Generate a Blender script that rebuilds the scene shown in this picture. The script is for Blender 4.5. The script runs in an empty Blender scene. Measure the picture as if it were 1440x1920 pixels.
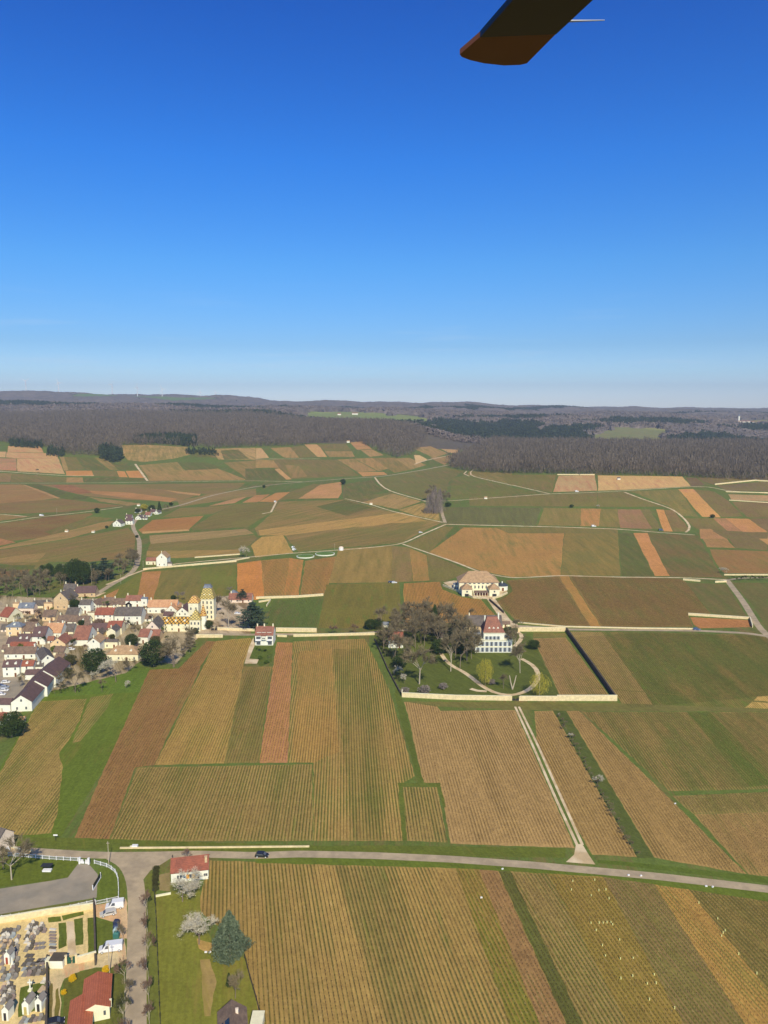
import bpy, math, random
import numpy as np
from mathutils import Vector, Matrix
from mathutils.geometry import delaunay_2d_cdt
random.seed(7); RNG = np.random.default_rng(7)
S = bpy.context.scene
COL = S.collection
R = math.radians

# ---------------------------------------------------------------- camera, sky, sun, exposure
CAMH = 140.0; PITCH = R(7.7)
cam_d = bpy.data.cameras.new('camera'); cam = bpy.data.objects.new('camera', cam_d); COL.objects.link(cam)
cam_d.sensor_fit = 'HORIZONTAL'; cam_d.sensor_width = 36; cam_d.lens = 36.0
cam_d.clip_start = 0.1; cam_d.clip_end = 60000
cam.location = (0, 0, CAMH); cam.rotation_euler = (math.pi/2 - PITCH, 0, 0)
S.camera = cam

SUN_ELEV = R(39); SUN_AZ_BACK = R(-14.3)     # shadows fall away from the camera, a little to the left
w = bpy.data.worlds.new('World'); S.world = w; w.use_nodes = True
nt = w.node_tree; nt.nodes.clear()
sky = nt.nodes.new('ShaderNodeTexSky'); sky.sky_type = 'NISHITA'; sky.sun_disc = False
sky.sun_elevation = SUN_ELEV; sky.altitude = 600; sky.air_density = 1.0; sky.dust_density = 0.35; sky.ozone_density = 3.5
sdir = Vector((-math.sin(SUN_AZ_BACK)*math.cos(SUN_ELEV), -math.cos(SUN_AZ_BACK)*math.cos(SUN_ELEV), math.sin(SUN_ELEV)))
sky.sun_rotation = math.atan2(sdir.x, sdir.y)
hs = nt.nodes.new('ShaderNodeHueSaturation'); hs.inputs['Saturation'].default_value = 1.22; hs.inputs['Hue'].default_value = 0.508
gm = nt.nodes.new('ShaderNodeGamma'); gm.inputs[1].default_value = 1.0
bg = nt.nodes.new('ShaderNodeBackground'); bg.inputs[1].default_value = 0.105
wo = nt.nodes.new('ShaderNodeOutputWorld')
nt.links.new(sky.outputs[0], gm.inputs[0]); nt.links.new(gm.outputs[0], hs.inputs['Color'])
# clear spring air: the sky deepens faster away from the horizon than the model's; unseen overhead stops are toned to cut blue fill
tc = nt.nodes.new('ShaderNodeTexCoord'); sz_ = nt.nodes.new('ShaderNodeSeparateXYZ'); nt.links.new(tc.outputs['Generated'], sz_.inputs[0])
cr = nt.nodes.new('ShaderNodeValToRGB'); nt.links.new(sz_.outputs[2], cr.inputs[0])
TINT = [(0, (1.5,1.6,2.1)), (.017, (1.36,1.5,2.04)), (.04, (.95,1.16,1.5)), (.078, (.66,.93,1.19)), (.174, (.47,1.03,1.33)), (.29, (.21,.94,1.5)), (.438, (.052,.68,1.36)), (.75, (.38,.58,.66)), (1, (.45,.6,.66))]
cr.color_ramp.elements[0].position = 0; cr.color_ramp.elements[1].position = 1
while len(cr.color_ramp.elements) < len(TINT): cr.color_ramp.elements.new(.5)
for e_, (p_, c_) in zip(cr.color_ramp.elements, TINT): e_.position = p_; e_.color = (c_[0]/2.2, c_[1]/2.2, c_[2]/2.2, 1)
ml = nt.nodes.new('ShaderNodeVectorMath'); ml.operation = 'MULTIPLY'; ms = nt.nodes.new('ShaderNodeVectorMath'); ms.operation = 'SCALE'; ms.inputs['Scale'].default_value = 2.2
nt.links.new(hs.outputs[0], ml.inputs[0]); nt.links.new(cr.outputs[0], ml.inputs[1]); nt.links.new(ml.outputs[0], ms.inputs[0])
# a few wisps of high cirrus low in the sky
mp = nt.nodes.new('ShaderNodeMapping'); mp.inputs['Scale'].default_value = (5, 5, 60); nt.links.new(tc.outputs['Generated'], mp.inputs[0])
cn = nt.nodes.new('ShaderNodeTexNoise'); cn.inputs['Scale'].default_value = 1.3; cn.inputs['Detail'].default_value = 5; nt.links.new(mp.outputs[0], cn.inputs['Vector'])
c1 = nt.nodes.new('ShaderNodeMath'); c1.operation = 'MULTIPLY_ADD'; c1.use_clamp = True; c1.inputs[1].default_value = 5; c1.inputs[2].default_value = -2.9; nt.links.new(cn.outputs['Fac'], c1.inputs[0])
c2 = nt.nodes.new('ShaderNodeMapRange'); c2.inputs[1].default_value = .16; c2.inputs[2].default_value = .06; c2.inputs[3].default_value = 0; c2.inputs[4].default_value = .16; nt.links.new(sz_.outputs[2], c2.inputs[0])
c3 = nt.nodes.new('ShaderNodeMath'); c3.operation = 'MULTIPLY'; nt.links.new(c1.outputs[0], c3.inputs[0]); nt.links.new(c2.outputs[0], c3.inputs[1])
cm = nt.nodes.new('ShaderNodeMix'); cm.data_type = 'RGBA'; cm.inputs[7].default_value = (8.5, 9, 9.6, 1); nt.links.new(c3.outputs[0], cm.inputs[0]); nt.links.new(ms.outputs[0], cm.inputs[6])
nt.links.new(cm.outputs[2], bg.inputs[0]); nt.links.new(bg.outputs[0], wo.inputs[0])
sun_d = bpy.data.lights.new('sun', 'SUN'); sun_d.energy = 4.7; sun_d.angle = R(0.5); sun_d.color = (1.0, .90, .68)
sun = bpy.data.objects.new('sun', sun_d); COL.objects.link(sun)
sun.rotation_euler = (-sdir).to_track_quat('-Z', 'Y').to_euler()
S.view_settings.view_transform = 'Standard'; S.view_settings.look = 'None'
S.view_settings.exposure = 0.0; S.view_settings.gamma = 1.0; S.view_settings.use_curve_mapping = False
S.cycles.max_bounces = 4; S.cycles.diffuse_bounces = 2; S.cycles.transparent_max_bounces = 8; S.cycles.volume_bounces = 0

# ---------------------------------------------------------------- colour helpers
KC = 0.86                                     # albedo = linear photo colour / KC
def lin(c):
    return tuple((x/255/12.92 if x/255 <= .04045 else ((x/255+.055)/1.055)**2.4) for x in c)
def alb(c):
    return tuple(min(.85, x/KC) for x in lin(c))

# ---------------------------------------------------------------- terrain
_u = [-700, 0, 200, 400, 480, 600, 720, 780, 840, 920, 1000, 1200, 1440, 2300]
_Y = [0, 600, 860, 1000, 1150, 1350, 1550, 1800, 2100, 2500, 3000, 3800, 4500, 5500, 7500, 9500, 14000]
_Z = [[0,0,1,5,7,10,28,54,66,80,100,130,155,145,292,250,200],
      [0,0,1,5,7,10,28,54,66,80,100,130,155,145,284,250,200],
      [0,0,1,5,7,10,28,54,66,80,100,130,152,145,262,240,200],
      [0,0,1,5,7,10,27,52,66,80,98,120,140,140,240,220,180],
      [0,0,1,5,7,10,26,50,65,82,98,115,130,135,200,190,170],
      [0,0,1,6,9,14,26,44,62,86,80,103,118,130,180,180,160],
      [0,0,0,7,12,17,28,42,62,82,72,102,120,128,177,170,150],
      [0,0,0,8,13,18,27,38,50,68,70,98,108,125,170,165,150],
      [0,0,0,9,15,19,25,31,38,40,48,80,100,120,165,160,140],
      [0,0,0,10,17,23,27,33,40,25,35,78,95,110,152,140,130],
      [0,0,0,11,20,30,34,36,36,6,42,82,88,100,140,130,120],
      [0,0,0,11,22,32,36,36,35,4,38,76,84,92,112,118,110],
      [0,0,0,11,22,31,35,35,34,5,12,62,75,86,98,110,90],
      [0,0,0,11,22,31,35,35,34,5,12,62,75,86,98,100,90]]
SF = (np.array(_u)-720)/1453.0
YF = np.exp(np.linspace(math.log(50), math.log(14000), 420))
SG = np.linspace(SF[0], SF[-1], 150)
def _hermite(xk, yk, x):
    xk = np.array(xk, float); yk = np.array(yk, float)
    d = np.diff(yk)/np.diff(xk); m = np.zeros(len(xk)); m[1:-1] = np.where(d[:-1]*d[1:] > 0, 2*d[:-1]*d[1:]/(d[:-1]+d[1:]+1e-12), 0); m[0] = 0; m[-1] = d[-1]
    i = np.clip(np.searchsorted(xk, x)-1, 0, len(xk)-2); h = xk[i+1]-xk[i]; t = (x-xk[i])/h
    return (2*t**3-3*t**2+1)*yk[i] + (t**3-2*t**2+t)*h*m[i] + (-2*t**3+3*t**2)*yk[i+1] + (t**3-t**2)*h*m[i+1]
_cols = np.array([_hermite(_Y, z, YF) for z in _Z])            # (cols, Y)
TAB = np.array([_hermite(SF, _cols[:, j], SG) for j in range(len(YF))])   # (Y, s)
for k in range(14):                                            # rolling relief, growing with distance
    wl = RNG.uniform(250, 1500); a = RNG.uniform(0, 6.28); ph = RNG.uniform(0, 6.28)
    X = SG[None, :]*YF[:, None]; Yg = YF[:, None]+0*X
    amp = np.clip((Yg-1900)/5000, 0, 1)*wl/900*5
    TAB = TAB + amp*np.sin((X*math.cos(a)+Yg*math.sin(a))*6.283/wl+ph)
def terr_sy(s, Y):
    s = np.asarray(s, float); Y = np.asarray(Y, float)
    fi = np.clip((np.log(np.maximum(Y, 50))-math.log(50))/(math.log(14000)-math.log(50))*419, 0, 418.999)
    fj = np.clip((s-SG[0])/(SG[-1]-SG[0])*149, 0, 148.999)
    i = fi.astype(int); j = fj.astype(int); a = fi-i; b = fj-j
    return (TAB[i, j]*(1-a)*(1-b)+TAB[i+1, j]*a*(1-b)+TAB[i, j+1]*(1-a)*b+TAB[i+1, j+1]*a*b)
def terr(x, y):
    y = np.maximum(np.asarray(y, float), 1.0)
    return terr_sy(np.asarray(x, float)/y, y)
cp, sp = math.cos(PITCH), math.sin(PITCH)
YM = np.exp(np.linspace(math.log(60), math.log(13500), 1600))
def march(pts):
    """pixels of the photograph -> points on the ground (x, y)"""
    pts = np.asarray(pts, float).reshape(-1, 2)
    dx = pts[:, 0]-720; up = 960-pts[:, 1]
    dy = 1440*cp+up*sp; dz = -1440*sp+up*cp
    sx = dx/dy; sz = dz/dy
    out = np.zeros((len(pts), 2))
    for k in range(len(pts)):
        g = CAMH+sz[k]*YM - terr_sy(np.full_like(YM, sx[k]), YM)
        idx = np.nonzero(g < 0)[0]
        if len(idx) == 0: Y = 13000.
        elif idx[0] == 0: Y = YM[0]
        else:
            i = idx[0]; t = g[i-1]/(g[i-1]-g[i]); Y = YM[i-1]+t*(YM[i]-YM[i-1])
        out[k] = (sx[k]*Y, Y)
    return out
def P(u, v):
    x, y = march([(u, v)])[0]
    return Vector((x, y, float(terr(x, y))))
def ppm(p):                                   # photograph pixels per metre at a point
    return 1440/(p[1]*cp+(CAMH-p[2])*sp)
def dep(p):
    return math.atan2(CAMH-p[2], p[1])
ZO = dict(PX=(0,0,1), A=(0,690,3), B=(480,690,3), C=(960,690,3), D=(0,880,3), E=(400,880,3), F=(1140,860,4.8), G=(0,820,4),
          H=(1000,1000,3.2727), I=(1000,1300,3.2727), J=(120,1180,2.1818), K=(560,1300,3.2727), L=(700,1000,4), M=(360,1000,4),
          N=(0,1200,4), Q=(0,1560,4.8), S=(0,1720,5.333), U=(260,1580,4.8), V=(560,1590,1.636), X=(0,1090,8), Y=(160,1090,8),
          Z=(300,1080,6), W=(0,1730,10.1), O=(0,1220,10.286), T=(190,950,10.286), CH=(850,1140,9), WI=(820,1060,9), HO=(440,1160,12))
def zp(z, s):
    ox, oy, k = ZO[z]; n = [float(t) for t in s.replace(',', ' ').split()]
    return [(ox+n[i]/k, oy+n[i+1]/k) for i in range(0, len(n), 2)]
def dens(pl, closed=True, step=14):
    out = []; n = len(pl)
    for i in range(n if closed else n-1):
        a, b = pl[i], pl[(i+1) % n]
        k = max(1, int(math.dist(a, b)/step))
        out += [(a[0]+(b[0]-a[0])*t/k, a[1]+(b[1]-a[1])*t/k) for t in range(k)]
    if not closed: out.append(pl[-1])
    return out

# ---------------------------------------------------------------- node materials
def new_mat(name):
    m = bpy.data.materials.new(name); m.use_nodes = True; t = m.node_tree; t.nodes.clear()
    o = t.nodes.new('ShaderNodeOutputMaterial'); b = t.nodes.new('ShaderNodeBsdfPrincipled')
    t.links.new(b.outputs[0], o.inputs[0]); b.inputs['Roughness'].default_value = .9; b.inputs['Specular IOR Level'].default_value = .2
    return m, t, b
def N(t, k, **kw):
    n = t.nodes.new('ShaderNode'+k)
    for a, v in kw.items(): setattr(n, a, v)
    return n
def M2(t, op, a, b=None, c=None, clamp=False):
    n = N(t, 'Math', operation=op, use_clamp=clamp)
    for i, v in enumerate((a, b, c)):
        if v is None: continue
        if isinstance(v, (int, float)): n.inputs[i].default_value = v
        else: t.links.new(v, n.inputs[i])
    return n.outputs[0]
def mixc(t, f, a, b, mode='MIX'):
    n = N(t, 'Mix', data_type='RGBA', blend_type=mode)
    for i, v in ((0, f), (6, a), (7, b)):
        if isinstance(v, (int, float)): n.inputs[i].default_value = v
        elif isinstance(v, tuple): n.inputs[i].default_value = (*v[:3], 1)
        else: t.links.new(v, n.inputs[i])
    return n.outputs[2]
def noise(t, vec, scale, detail=3, rough=.6):
    n = N(t, 'TexNoise'); n.inputs['Scale'].default_value = scale; n.inputs['Detail'].default_value = detail; n.inputs['Roughness'].default_value = rough
    t.links.new(vec, n.inputs['Vector']); return n.outputs['Fac']
_mc = {}
def mat(name, c, rough=.85, var=.25, scale=1.2, c2=None, bump=0, spec=.2, world=False, metal=0):
    key = (name, c, rough, var, scale, c2)
    if key in _mc: return _mc[key]
    m, t, b = new_mat(name)
    v = (N(t, 'NewGeometry').outputs['Position'] if world else N(t, 'TexCoord').outputs['Object'])
    n = noise(t, v, scale, 5, .65)
    a = alb(c); k = M2(t, 'MULTIPLY_ADD', n, var*4, 1-var*2)
    base = mixc(t, M2(t, 'MULTIPLY_ADD', noise(t, v, scale*.35, 2), 5, -2, clamp=True), a, alb(c2)) if c2 else a
    mm = N(t, 'VectorMath', operation='SCALE')
    if c2: t.links.new(base, mm.inputs[0])
    else: mm.inputs[0].default_value = a
    t.links.new(k, mm.inputs['Scale']); t.links.new(mm.outputs[0], b.inputs['Base Color'])
    b.inputs['Roughness'].default_value = rough; b.inputs['Specular IOR Level'].default_value = spec; b.inputs['Metallic'].default_value = metal
    if bump:
        bn = N(t, 'Bump'); bn.inputs['Strength'].default_value = bump; t.links.new(n, bn.inputs['Height']); t.links.new(bn.outputs[0], b.inputs['Normal'])
    _mc[key] = m; return m

ROW = 1.1
def ground_material():
    m, t, b = new_mat('vineyard_ground')
    pos = N(t, 'NewGeometry').outputs['Position']
    sx = N(t, 'SeparateXYZ'); t.links.new(pos, sx.inputs[0])
    par = N(t, 'Attribute', attribute_name='par'); sp_ = N(t, 'SeparateXYZ'); t.links.new(par.outputs['Vector'], sp_.inputs[0])
    amt, az, con = sp_.outputs
    cs = M2(t, 'COSINE', az); sn = M2(t, 'SINE', az)
    across = M2(t, 'SUBTRACT', M2(t, 'MULTIPLY', sx.outputs[0], cs), M2(t, 'MULTIPLY', sx.outputs[1], sn))
    along = M2(t, 'ADD', M2(t, 'MULTIPLY', sx.outputs[0], sn), M2(t, 'MULTIPLY', sx.outputs[1], cs))
    def vec(a, ka, l, kl):
        c = N(t, 'CombineXYZ'); t.links.new(M2(t, 'MULTIPLY', a, ka), c.inputs[0]); t.links.new(M2(t, 'MULTIPLY', l, kl), c.inputs[1]); return c.outputs[0]
    streak = noise(t, vec(across, .16, along, .012), 1, 3, .6)
    fine = noise(t, vec(across, .9, along, .06), 1, 2, .6)
    patch = noise(t, pos, .018, 4, .6)
    grain = noise(t, pos, .9, 4, .75)
    wave = M2(t, 'MULTIPLY_ADD', M2(t, 'COSINE', M2(t, 'MULTIPLY', across, 6.28318/ROW)), .5, .5)      # 1 under the vines
    def sub(x, k): return M2(t, 'MULTIPLY', M2(t, 'SUBTRACT', x, .5), k)
    g = M2(t, 'ADD', amt, sub(streak, 1.7)); g = M2(t, 'ADD', g, sub(patch, 1.7)); g = M2(t, 'ADD', g, sub(fine, 1.0)); g = M2(t, 'ADD', g, sub(grain, .8))
    g = M2(t, 'ADD', g, M2(t, 'MULTIPLY', M2(t, 'MULTIPLY', sub(wave, .62), con), M2(t, 'MULTIPLY_ADD', patch, 2.4, -.3, clamp=True)))
    g = M2(t, 'MULTIPLY_ADD', M2(t, 'SUBTRACT', g, .5), 1.7, .5, clamp=True)
    # plots with amt 0 or 1 stay clean
    lo = M2(t, 'MULTIPLY', amt, 8, clamp=True); g = M2(t, 'MULTIPLY', g, lo)
    s = N(t, 'Attribute', attribute_name='soil').outputs['Color']; gr = N(t, 'Attribute', attribute_name='grass').outputs['Color']
    c = mixc(t, g, s, gr)
    # weeds in lush streaks and pale straw where the prunings lie
    wd_ = M2(t, 'MULTIPLY', M2(t, 'MULTIPLY_ADD', M2(t, 'ADD', noise(t, vec(across, .22, along, .035), 1, 4, .7), M2(t, 'MULTIPLY', amt, .12)), 9, -5.9, clamp=True), M2(t, 'MULTIPLY', M2(t, 'MULTIPLY', lo, M2(t, 'MULTIPLY_ADD', amt, .9, .15)), M2(t, 'MULTIPLY', con, 1.0, clamp=True)))
    c = mixc(t, M2(t, 'MULTIPLY', wd_, .8), c, alb((96, 116, 44)))
    st_ = M2(t, 'MULTIPLY', M2(t, 'MULTIPLY_ADD', noise(t, vec(across, 1.6, along, .5), 1, 3, .7), 8, -4.9, clamp=True), M2(t, 'MULTIPLY', con, .45, clamp=True))
    c = mixc(t, st_, c, alb((190, 164, 116)))
    clod = noise(t, vec(across, .35, along, .22), 1, 5, .8); k = M2(t, 'ADD', M2(t, 'ADD', M2(t, 'ADD', sub(grain, 1.1), sub(fine, .5)), sub(patch, .75)), sub(clod, .9)); k = M2(t, 'ADD', k, 1.0)
    sc = N(t, 'VectorMath', operation='SCALE'); t.links.new(c, sc.inputs[0]); t.links.new(k, sc.inputs['Scale'])
    t.links.new(sc.outputs[0], b.inputs['Base Color']); b.inputs['Roughness'].default_value = .95; b.inputs['Specular IOR Level'].default_value = .1
    return m
MG = ground_material()
# ---------------------------------------------------------------- object helpers
def tag(o, label=None, cat=None, group=None, kind=None):
    if label: o['label'] = label
    if cat: o['category'] = cat
    if group: o['group'] = group
    if kind: o['kind'] = kind
    return o
def link(name, me, parent=None, m=None):
    o = bpy.data.objects.new(name, me); COL.objects.link(o)
    if m is not None and not me.materials: me.materials.append(m)
    if parent is not None: o.parent = parent
    return o
def empty(name, loc, rz=0, scale=1, **kw):
    o = bpy.data.objects.new(name, None); COL.objects.link(o); o.location = loc; o.rotation_euler = (0, 0, rz)
    o.scale = (scale,)*3; o.empty_display_size = .5
    return tag(o, **kw)
def npmesh(name, v, f, m=None):
    """v (n,3), f (k,3) or (k,4) arrays"""
    me = bpy.data.meshes.new(name); v = np.asarray(v, np.float32); f = np.asarray(f, np.int32)
    k = f.shape[1]; me.vertices.add(len(v)); me.vertices.foreach_set('co', v.ravel())
    me.loops.add(f.size); me.loops.foreach_set('vertex_index', f.ravel())
    me.polygons.add(len(f)); me.polygons.foreach_set('loop_start', np.arange(0, f.size, k, dtype=np.int32))
    try: me.polygons.foreach_set('loop_total', np.full(len(f), k, np.int32))
    except Exception: pass
    me.update(calc_edges=True)
    if m is not None: me.materials.append(m)
    return me
class MB:
    def __init__(s): s.v = []; s.f = []
    def add(s, vs, fs):
        n = len(s.v); s.v += [tuple(q) for q in vs]; s.f += [tuple(i+n for i in f) for f in fs]; return s
    def box(s, x0, x1, y0, y1, z0, z1):
        return s.add([(x0,y0,z0),(x1,y0,z0),(x1,y1,z0),(x0,y1,z0),(x0,y0,z1),(x1,y0,z1),(x1,y1,z1),(x0,y1,z1)],
                     [(0,3,2,1),(4,5,6,7),(0,1,5,4),(1,2,6,5),(2,3,7,6),(3,0,4,7)])
    def prism(s, base, top):                     # two rings of n points
        n = len(base); s.add(list(base)+list(top), [tuple(range(n-1, -1, -1)), tuple(range(n, 2*n))]+[(i, (i+1) % n, n+(i+1) % n, n+i) for i in range(n)]); return s
    def cyl(s, c, r0, r1, z0, z1, n=10):
        a = [2*math.pi*i/n for i in range(n)]
        return s.prism([(c[0]+r0*math.cos(t), c[1]+r0*math.sin(t), z0) for t in a], [(c[0]+r1*math.cos(t), c[1]+r1*math.sin(t), z1) for t in a])
    def tube(s, a, b, r0, r1, n=5):
        a = Vector(a); b = Vector(b); d = (b-a).normalized(); x = d.orthogonal().normalized(); y = d.cross(x)
        ring = lambda c, r: [c+x*(r*math.cos(2*math.pi*i/n))+y*(r*math.sin(2*math.pi*i/n)) for i in range(n)]
        return s.prism(ring(a, r0), ring(b, r1))
    def me(s, name, m=None):
        e = bpy.data.meshes.new(name); e.from_pydata(s.v, [], s.f); e.update()
        if m is not None: e.materials.append(m)
        return e
    def obj(s, name, m, parent=None): return link(name, s.me(name, m), parent)

def uY(pts):                                    # (u at the horizon, distance) -> x, y
    n = [float(t) for t in pts.replace(',', ' ').split()]
    return np.array([((n[i]-720)/1453*n[i+1], n[i+1]) for i in range(0, len(n), 2)])
# ---------------------------------------------------------------- fields, lawns, roads: one sheet cut along their borders
O_=(190,118,74); Rr=(156,100,66); T_=(162,128,82); TB=(140,110,74); PA=(196,158,110)
g1=(114,106,54); g2=(93,97,47); g3=(88,110,38); g4=(130,116,56)
PLOTS = []      # (pixel polygon, kind, soil, grass, amount, row vanishing u, contrast)
def F(z, pts, soil, grass=g1, amt=.4, vp=600, con=1.0, kind='ground'):
    if grass not in (g1, g2, g4): grass = (grass[0]+12, grass[1]-8, grass[2]+5)
    k = 1+.6*max(0, .86-soil[1]/soil[0]); k = 1+(k-1)*.85; soil = (soil[0]*1.01, soil[1]*k*1.005, soil[2]*.99)
    if kind == 'ground' and con > .15: soil = tuple(.87*q+.13*r for q, r in zip(soil, (160,132,82)))
    PLOTS.append((zp(z, pts), kind, soil, grass, amt, vp, con))
GREEN = (96, 108, 52)
# hillside on the left
F('G','60,65 305,68 325,115 55,110',PA,T_,.4,-600)
F('G','52,112 322,118 430,125 432,162 130,158 45,150',PA,T_,.4,-600)
F('G','-200,105 42,108 40,150 -200,150',PA,T_,.3,-600)
F('G','-300,155 122,158 125,250 -300,240',(160,128,92),T_,.5,-300)
F('G','128,160 440,162 485,275 128,255',PA,T_,.35,-300)
F('G','448,145 482,148 512,245 480,250',T_,g1,.3,-300)
F('G','485,148 570,150 635,240 512,245',TB,g1,.8,-300); F('G','575,150 700,150 800,243 640,243',TB,g2,.85,-300)
F('G','705,152 770,152 870,205 890,245 820,243',T_,g1,.6,-300); F('G','800,165 880,205 1000,215 1030,243 890,245',TB,g2,.9,-300)
F('G','490,250 690,250 705,290 500,288',O_,T_,.1); F('G','700,250 870,250 890,295 705,290',TB,g1,.8)
F('G','875,252 935,255 960,300 895,298',O_,T_,.1); F('G','940,252 1040,250 1080,305 970,302',O_,T_,.12)
F('G','-300,258 90,270 75,335 -300,338',TB,g1,.3,-400); F('G','92,270 495,300 500,335 80,338',TB,g1,.75,-400)
F('G','500,300 620,300 630,338 500,338',(165,122,82),g1,.2); F('G','625,300 1090,310 1105,328 640,335',TB,g2,.8)
F('G','870,60 1080,55 1410,75 1425,130 1300,160 1080,185 960,170 900,110',(180,140,92),g1,.45,250,1)
F('G','1035,210 1330,185 1375,240 1080,262',T_,g1,.5,0)
F('A','815,585 1030,570 1200,555 1390,630 840,635',(164,124,80),g1,.35,0); F('A','1000,530 1160,530 1250,560 1190,570 1040,575',TB,g2,.9,0)
F('A','1060,455 1180,460 1220,505 1075,495',TB,g2,.85,0); F('A','1180,455 1440,448 1440,515 1230,515',(184,144,98),g1,.4,0)
F('A','1240,465 1340,458 1400,510 1260,515',TB,g2,.7,0)
F('A','1260,532 1440,520 1440,630 1400,630','' or (150,118,74),g1,.5,0)
# middle hillside
F('B','0,450 30,450 75,505 0,510',PA,T_,.3); F('B','80,450 190,445 245,505 160,505',(168,126,82),g1,.3)
F('B','190,445 270,435 340,500 250,505',TB,g1,.8); F('B','270,430 350,430 400,500 345,500',(196,148,100),T_,.2)
F('B','340,430 500,425 540,465 385,465',TB,g1,.75); F('B','385,468 540,468 555,500 410,500',(162,124,78),g1,.35)
F('B','530,420 600,410 650,455 570,460',(172,124,84),T_,.2); F('B','590,462 650,458 720,490 640,500',(172,128,88),g1,.2)
F('B','95,510 200,515 460,515 580,605 200,625 100,560',TB,g1,.75,300); F('B','0,515 95,518 130,560 0,562',(168,126,80),g1,.3)
F('B','-60,565 110,568 190,630 -60,640',TB,g2,.85,300); F('B','105,570 130,565 200,625 170,628',(190,140,94),T_,.2)
F('B','165,545 240,550 290,610 200,620',(150,114,74),g1,.35); F('B','460,515 550,510 680,580 570,585',(164,122,80),g1,.3)
F('B','555,510 650,505 760,560 690,580',(172,124,82),g1,.3); F('B','650,505 780,505 880,570 780,590',(150,118,72),g1,.5)
F('B','570,585 720,585 740,600 600,610',(186,126,84),T_,.1); F('B','780,510 860,505 960,545 880,570',(164,128,82),g1,.3)
F('B','890,490 920,490 965,515 900,540',(214,178,128),T_,.1); F('B','880,450 980,440 1080,480 1000,505',(168,128,88),g1,.3)
F('B','1040,455 1140,460 1130,480 1080,475',(190,150,105),T_,.2); F('B','980,505 1110,490 1080,530 1060,545',(160,122,84),g1,.3)
F('B','690,622 860,588 1060,557 1165,580 1085,640 1070,700 960,740 860,715 700,665',TB,(100,116,52),.85,500,.4)
F('C','-340,480 0,480 0,480 -340,560',TB,g1,.8)
F('B','490,655 660,630 690,670 740,680 570,750 490,735',TB,g2,.8,520,1.5)
F('B','1200,580 1440,590 1440,655 1190,600',(150,125,75),g1,.6); F('B','1100,620 1190,600 1440,665 1440,720 1090,740',TB,(96,118,48),.92)
# left plain
F('D','-400,85 115,85 330,160 200,180 -400,215',(152,108,72),g1,.15,2600); F('D','120,85 150,90 350,160 320,165',(168,126,86),T_,.2,2600)
F('D','145,85 215,85 400,140 500,150 480,170 350,165',TB,g2,.95)
F('D','220,85 700,85 1130,140 1000,180 700,170 480,150 330,110',(142,108,72),g1,.3,2600)
F('D','290,88 400,88 530,130 440,140 340,115',(136,84,60),T_,.1); F('D','500,120 720,130 1000,165 960,185 700,160 520,135',(168,112,74),T_,.12,2600)
F('D','500,155 700,180 800,195 720,205 560,180',(152,120,80),g1,.3); F('D','700,85 1380,75 1340,110 1180,145 900,110',(140,112,74),g1,.55,2600)
F('D','920,115 1130,138 1120,148 1000,135',(176,130,88),T_,.2)
F('D','-400,220 350,165 560,190 700,205 350,240 90,250 -400,240',(134,100,66),g1,.4,2600); F('D','-400,250 0,255 170,265 0,290 -400,310',(142,104,70),g1,.15)
F('D','-400,360 0,305 250,270 510,245 520,255 430,300 250,350 330,375 0,410 -400,460',(124,88,58),g1,.22,1900)
F('D','250,350 520,265 640,275 360,350 300,372',TB,g1,.85); F('D','-200,390 0,388 90,410 0,430 -200,440',(150,98,68),T_,.1)
F('D','-400,480 0,438 360,352 560,300 640,290 600,330 380,390 0,450 -400,540',(160,122,80),g1,.25,1500)
F('D','-400,540 0,455 350,398 720,330 760,370 760,430 740,500 690,500 500,520 280,520 200,560 0,530 -400,560',(138,106,68),g1,.5,1500,.8)
F('D','-400,540 0,500 150,480 260,470 210,520 0,525',(158,120,78),g1,.3,1500)
F('D','-300,535 200,540 180,570 -300,600',TB,g2,.8); F('D','-300,600 170,562 150,595 -300,660',(120,80,54),g1,.15)
# right of the left road
F('D','1000,178 1200,135 1440,108 1440,150 1320,165 1010,212',(146,118,78),g1,.4,2200)
F('D','910,270 1010,217 1160,212 1320,197 1200,250 980,270',(136,114,70),g1,.55,2200); F('D','1170,208 1310,167 1390,152 1320,190',(168,122,86),T_,.2)
F('E','160,188 240,145 320,140 250,185',(166,110,72),T_,.12,1800); F('E','255,182 350,132 435,127 350,185',(178,116,74),T_,.1,1800)
F('E','435,125 560,82 610,85 480,165 400,170 350,183',TB,g1,.75,1500)
F('E','480,165 600,87 720,70 722,130 700,162',(184,128,88),T_,.15,1500)
F('D','1075,330 1190,260 1320,195 1580,182 1520,248 1390,325 1090,340',(128,110,66),g1,.7,2000,.6)
F('D','780,340 860,285 1150,260 1070,330 1060,345 800,360',(162,100,64),g1,.1,2000); F('D','800,350 1060,337 1065,346 800,362',(186,142,96),T_,.1)
F('D','842,372 1380,335 1430,362 1000,410 845,420',(162,130,90),g1,.25,2000); F('D','840,420 1430,367 1445,385 1400,430 1350,455 830,460',(134,116,70),g1,.6,2000)
F('D','828,460 1350,452 1350,475 1000,500 825,490',(166,126,76),g1,.25,2000)
F('E','835,185 1010,135 1170,180 1040,225',(168,132,86),g1,.3,1200); F('E','1040,228 1180,188 1290,262 1285,292 1130,258',(180,142,88),g1,.45,1200)
F('E','740,165 990,130 1010,137 830,183',TB,(98,114,50),.9)
F('E','372,182 740,170 1000,238 1285,297 1060,412 740,438 480,463 400,370 250,372 232,332 325,250',(150,118,74),g1,.5,1800,.6)
F('E','580,210 740,172 920,222 750,262',TB,g2,.85,1800); F('E','250,342 1060,242 1200,290 750,330 400,372 260,372',(176,132,80),g1,.2,1800,.5)
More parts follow.
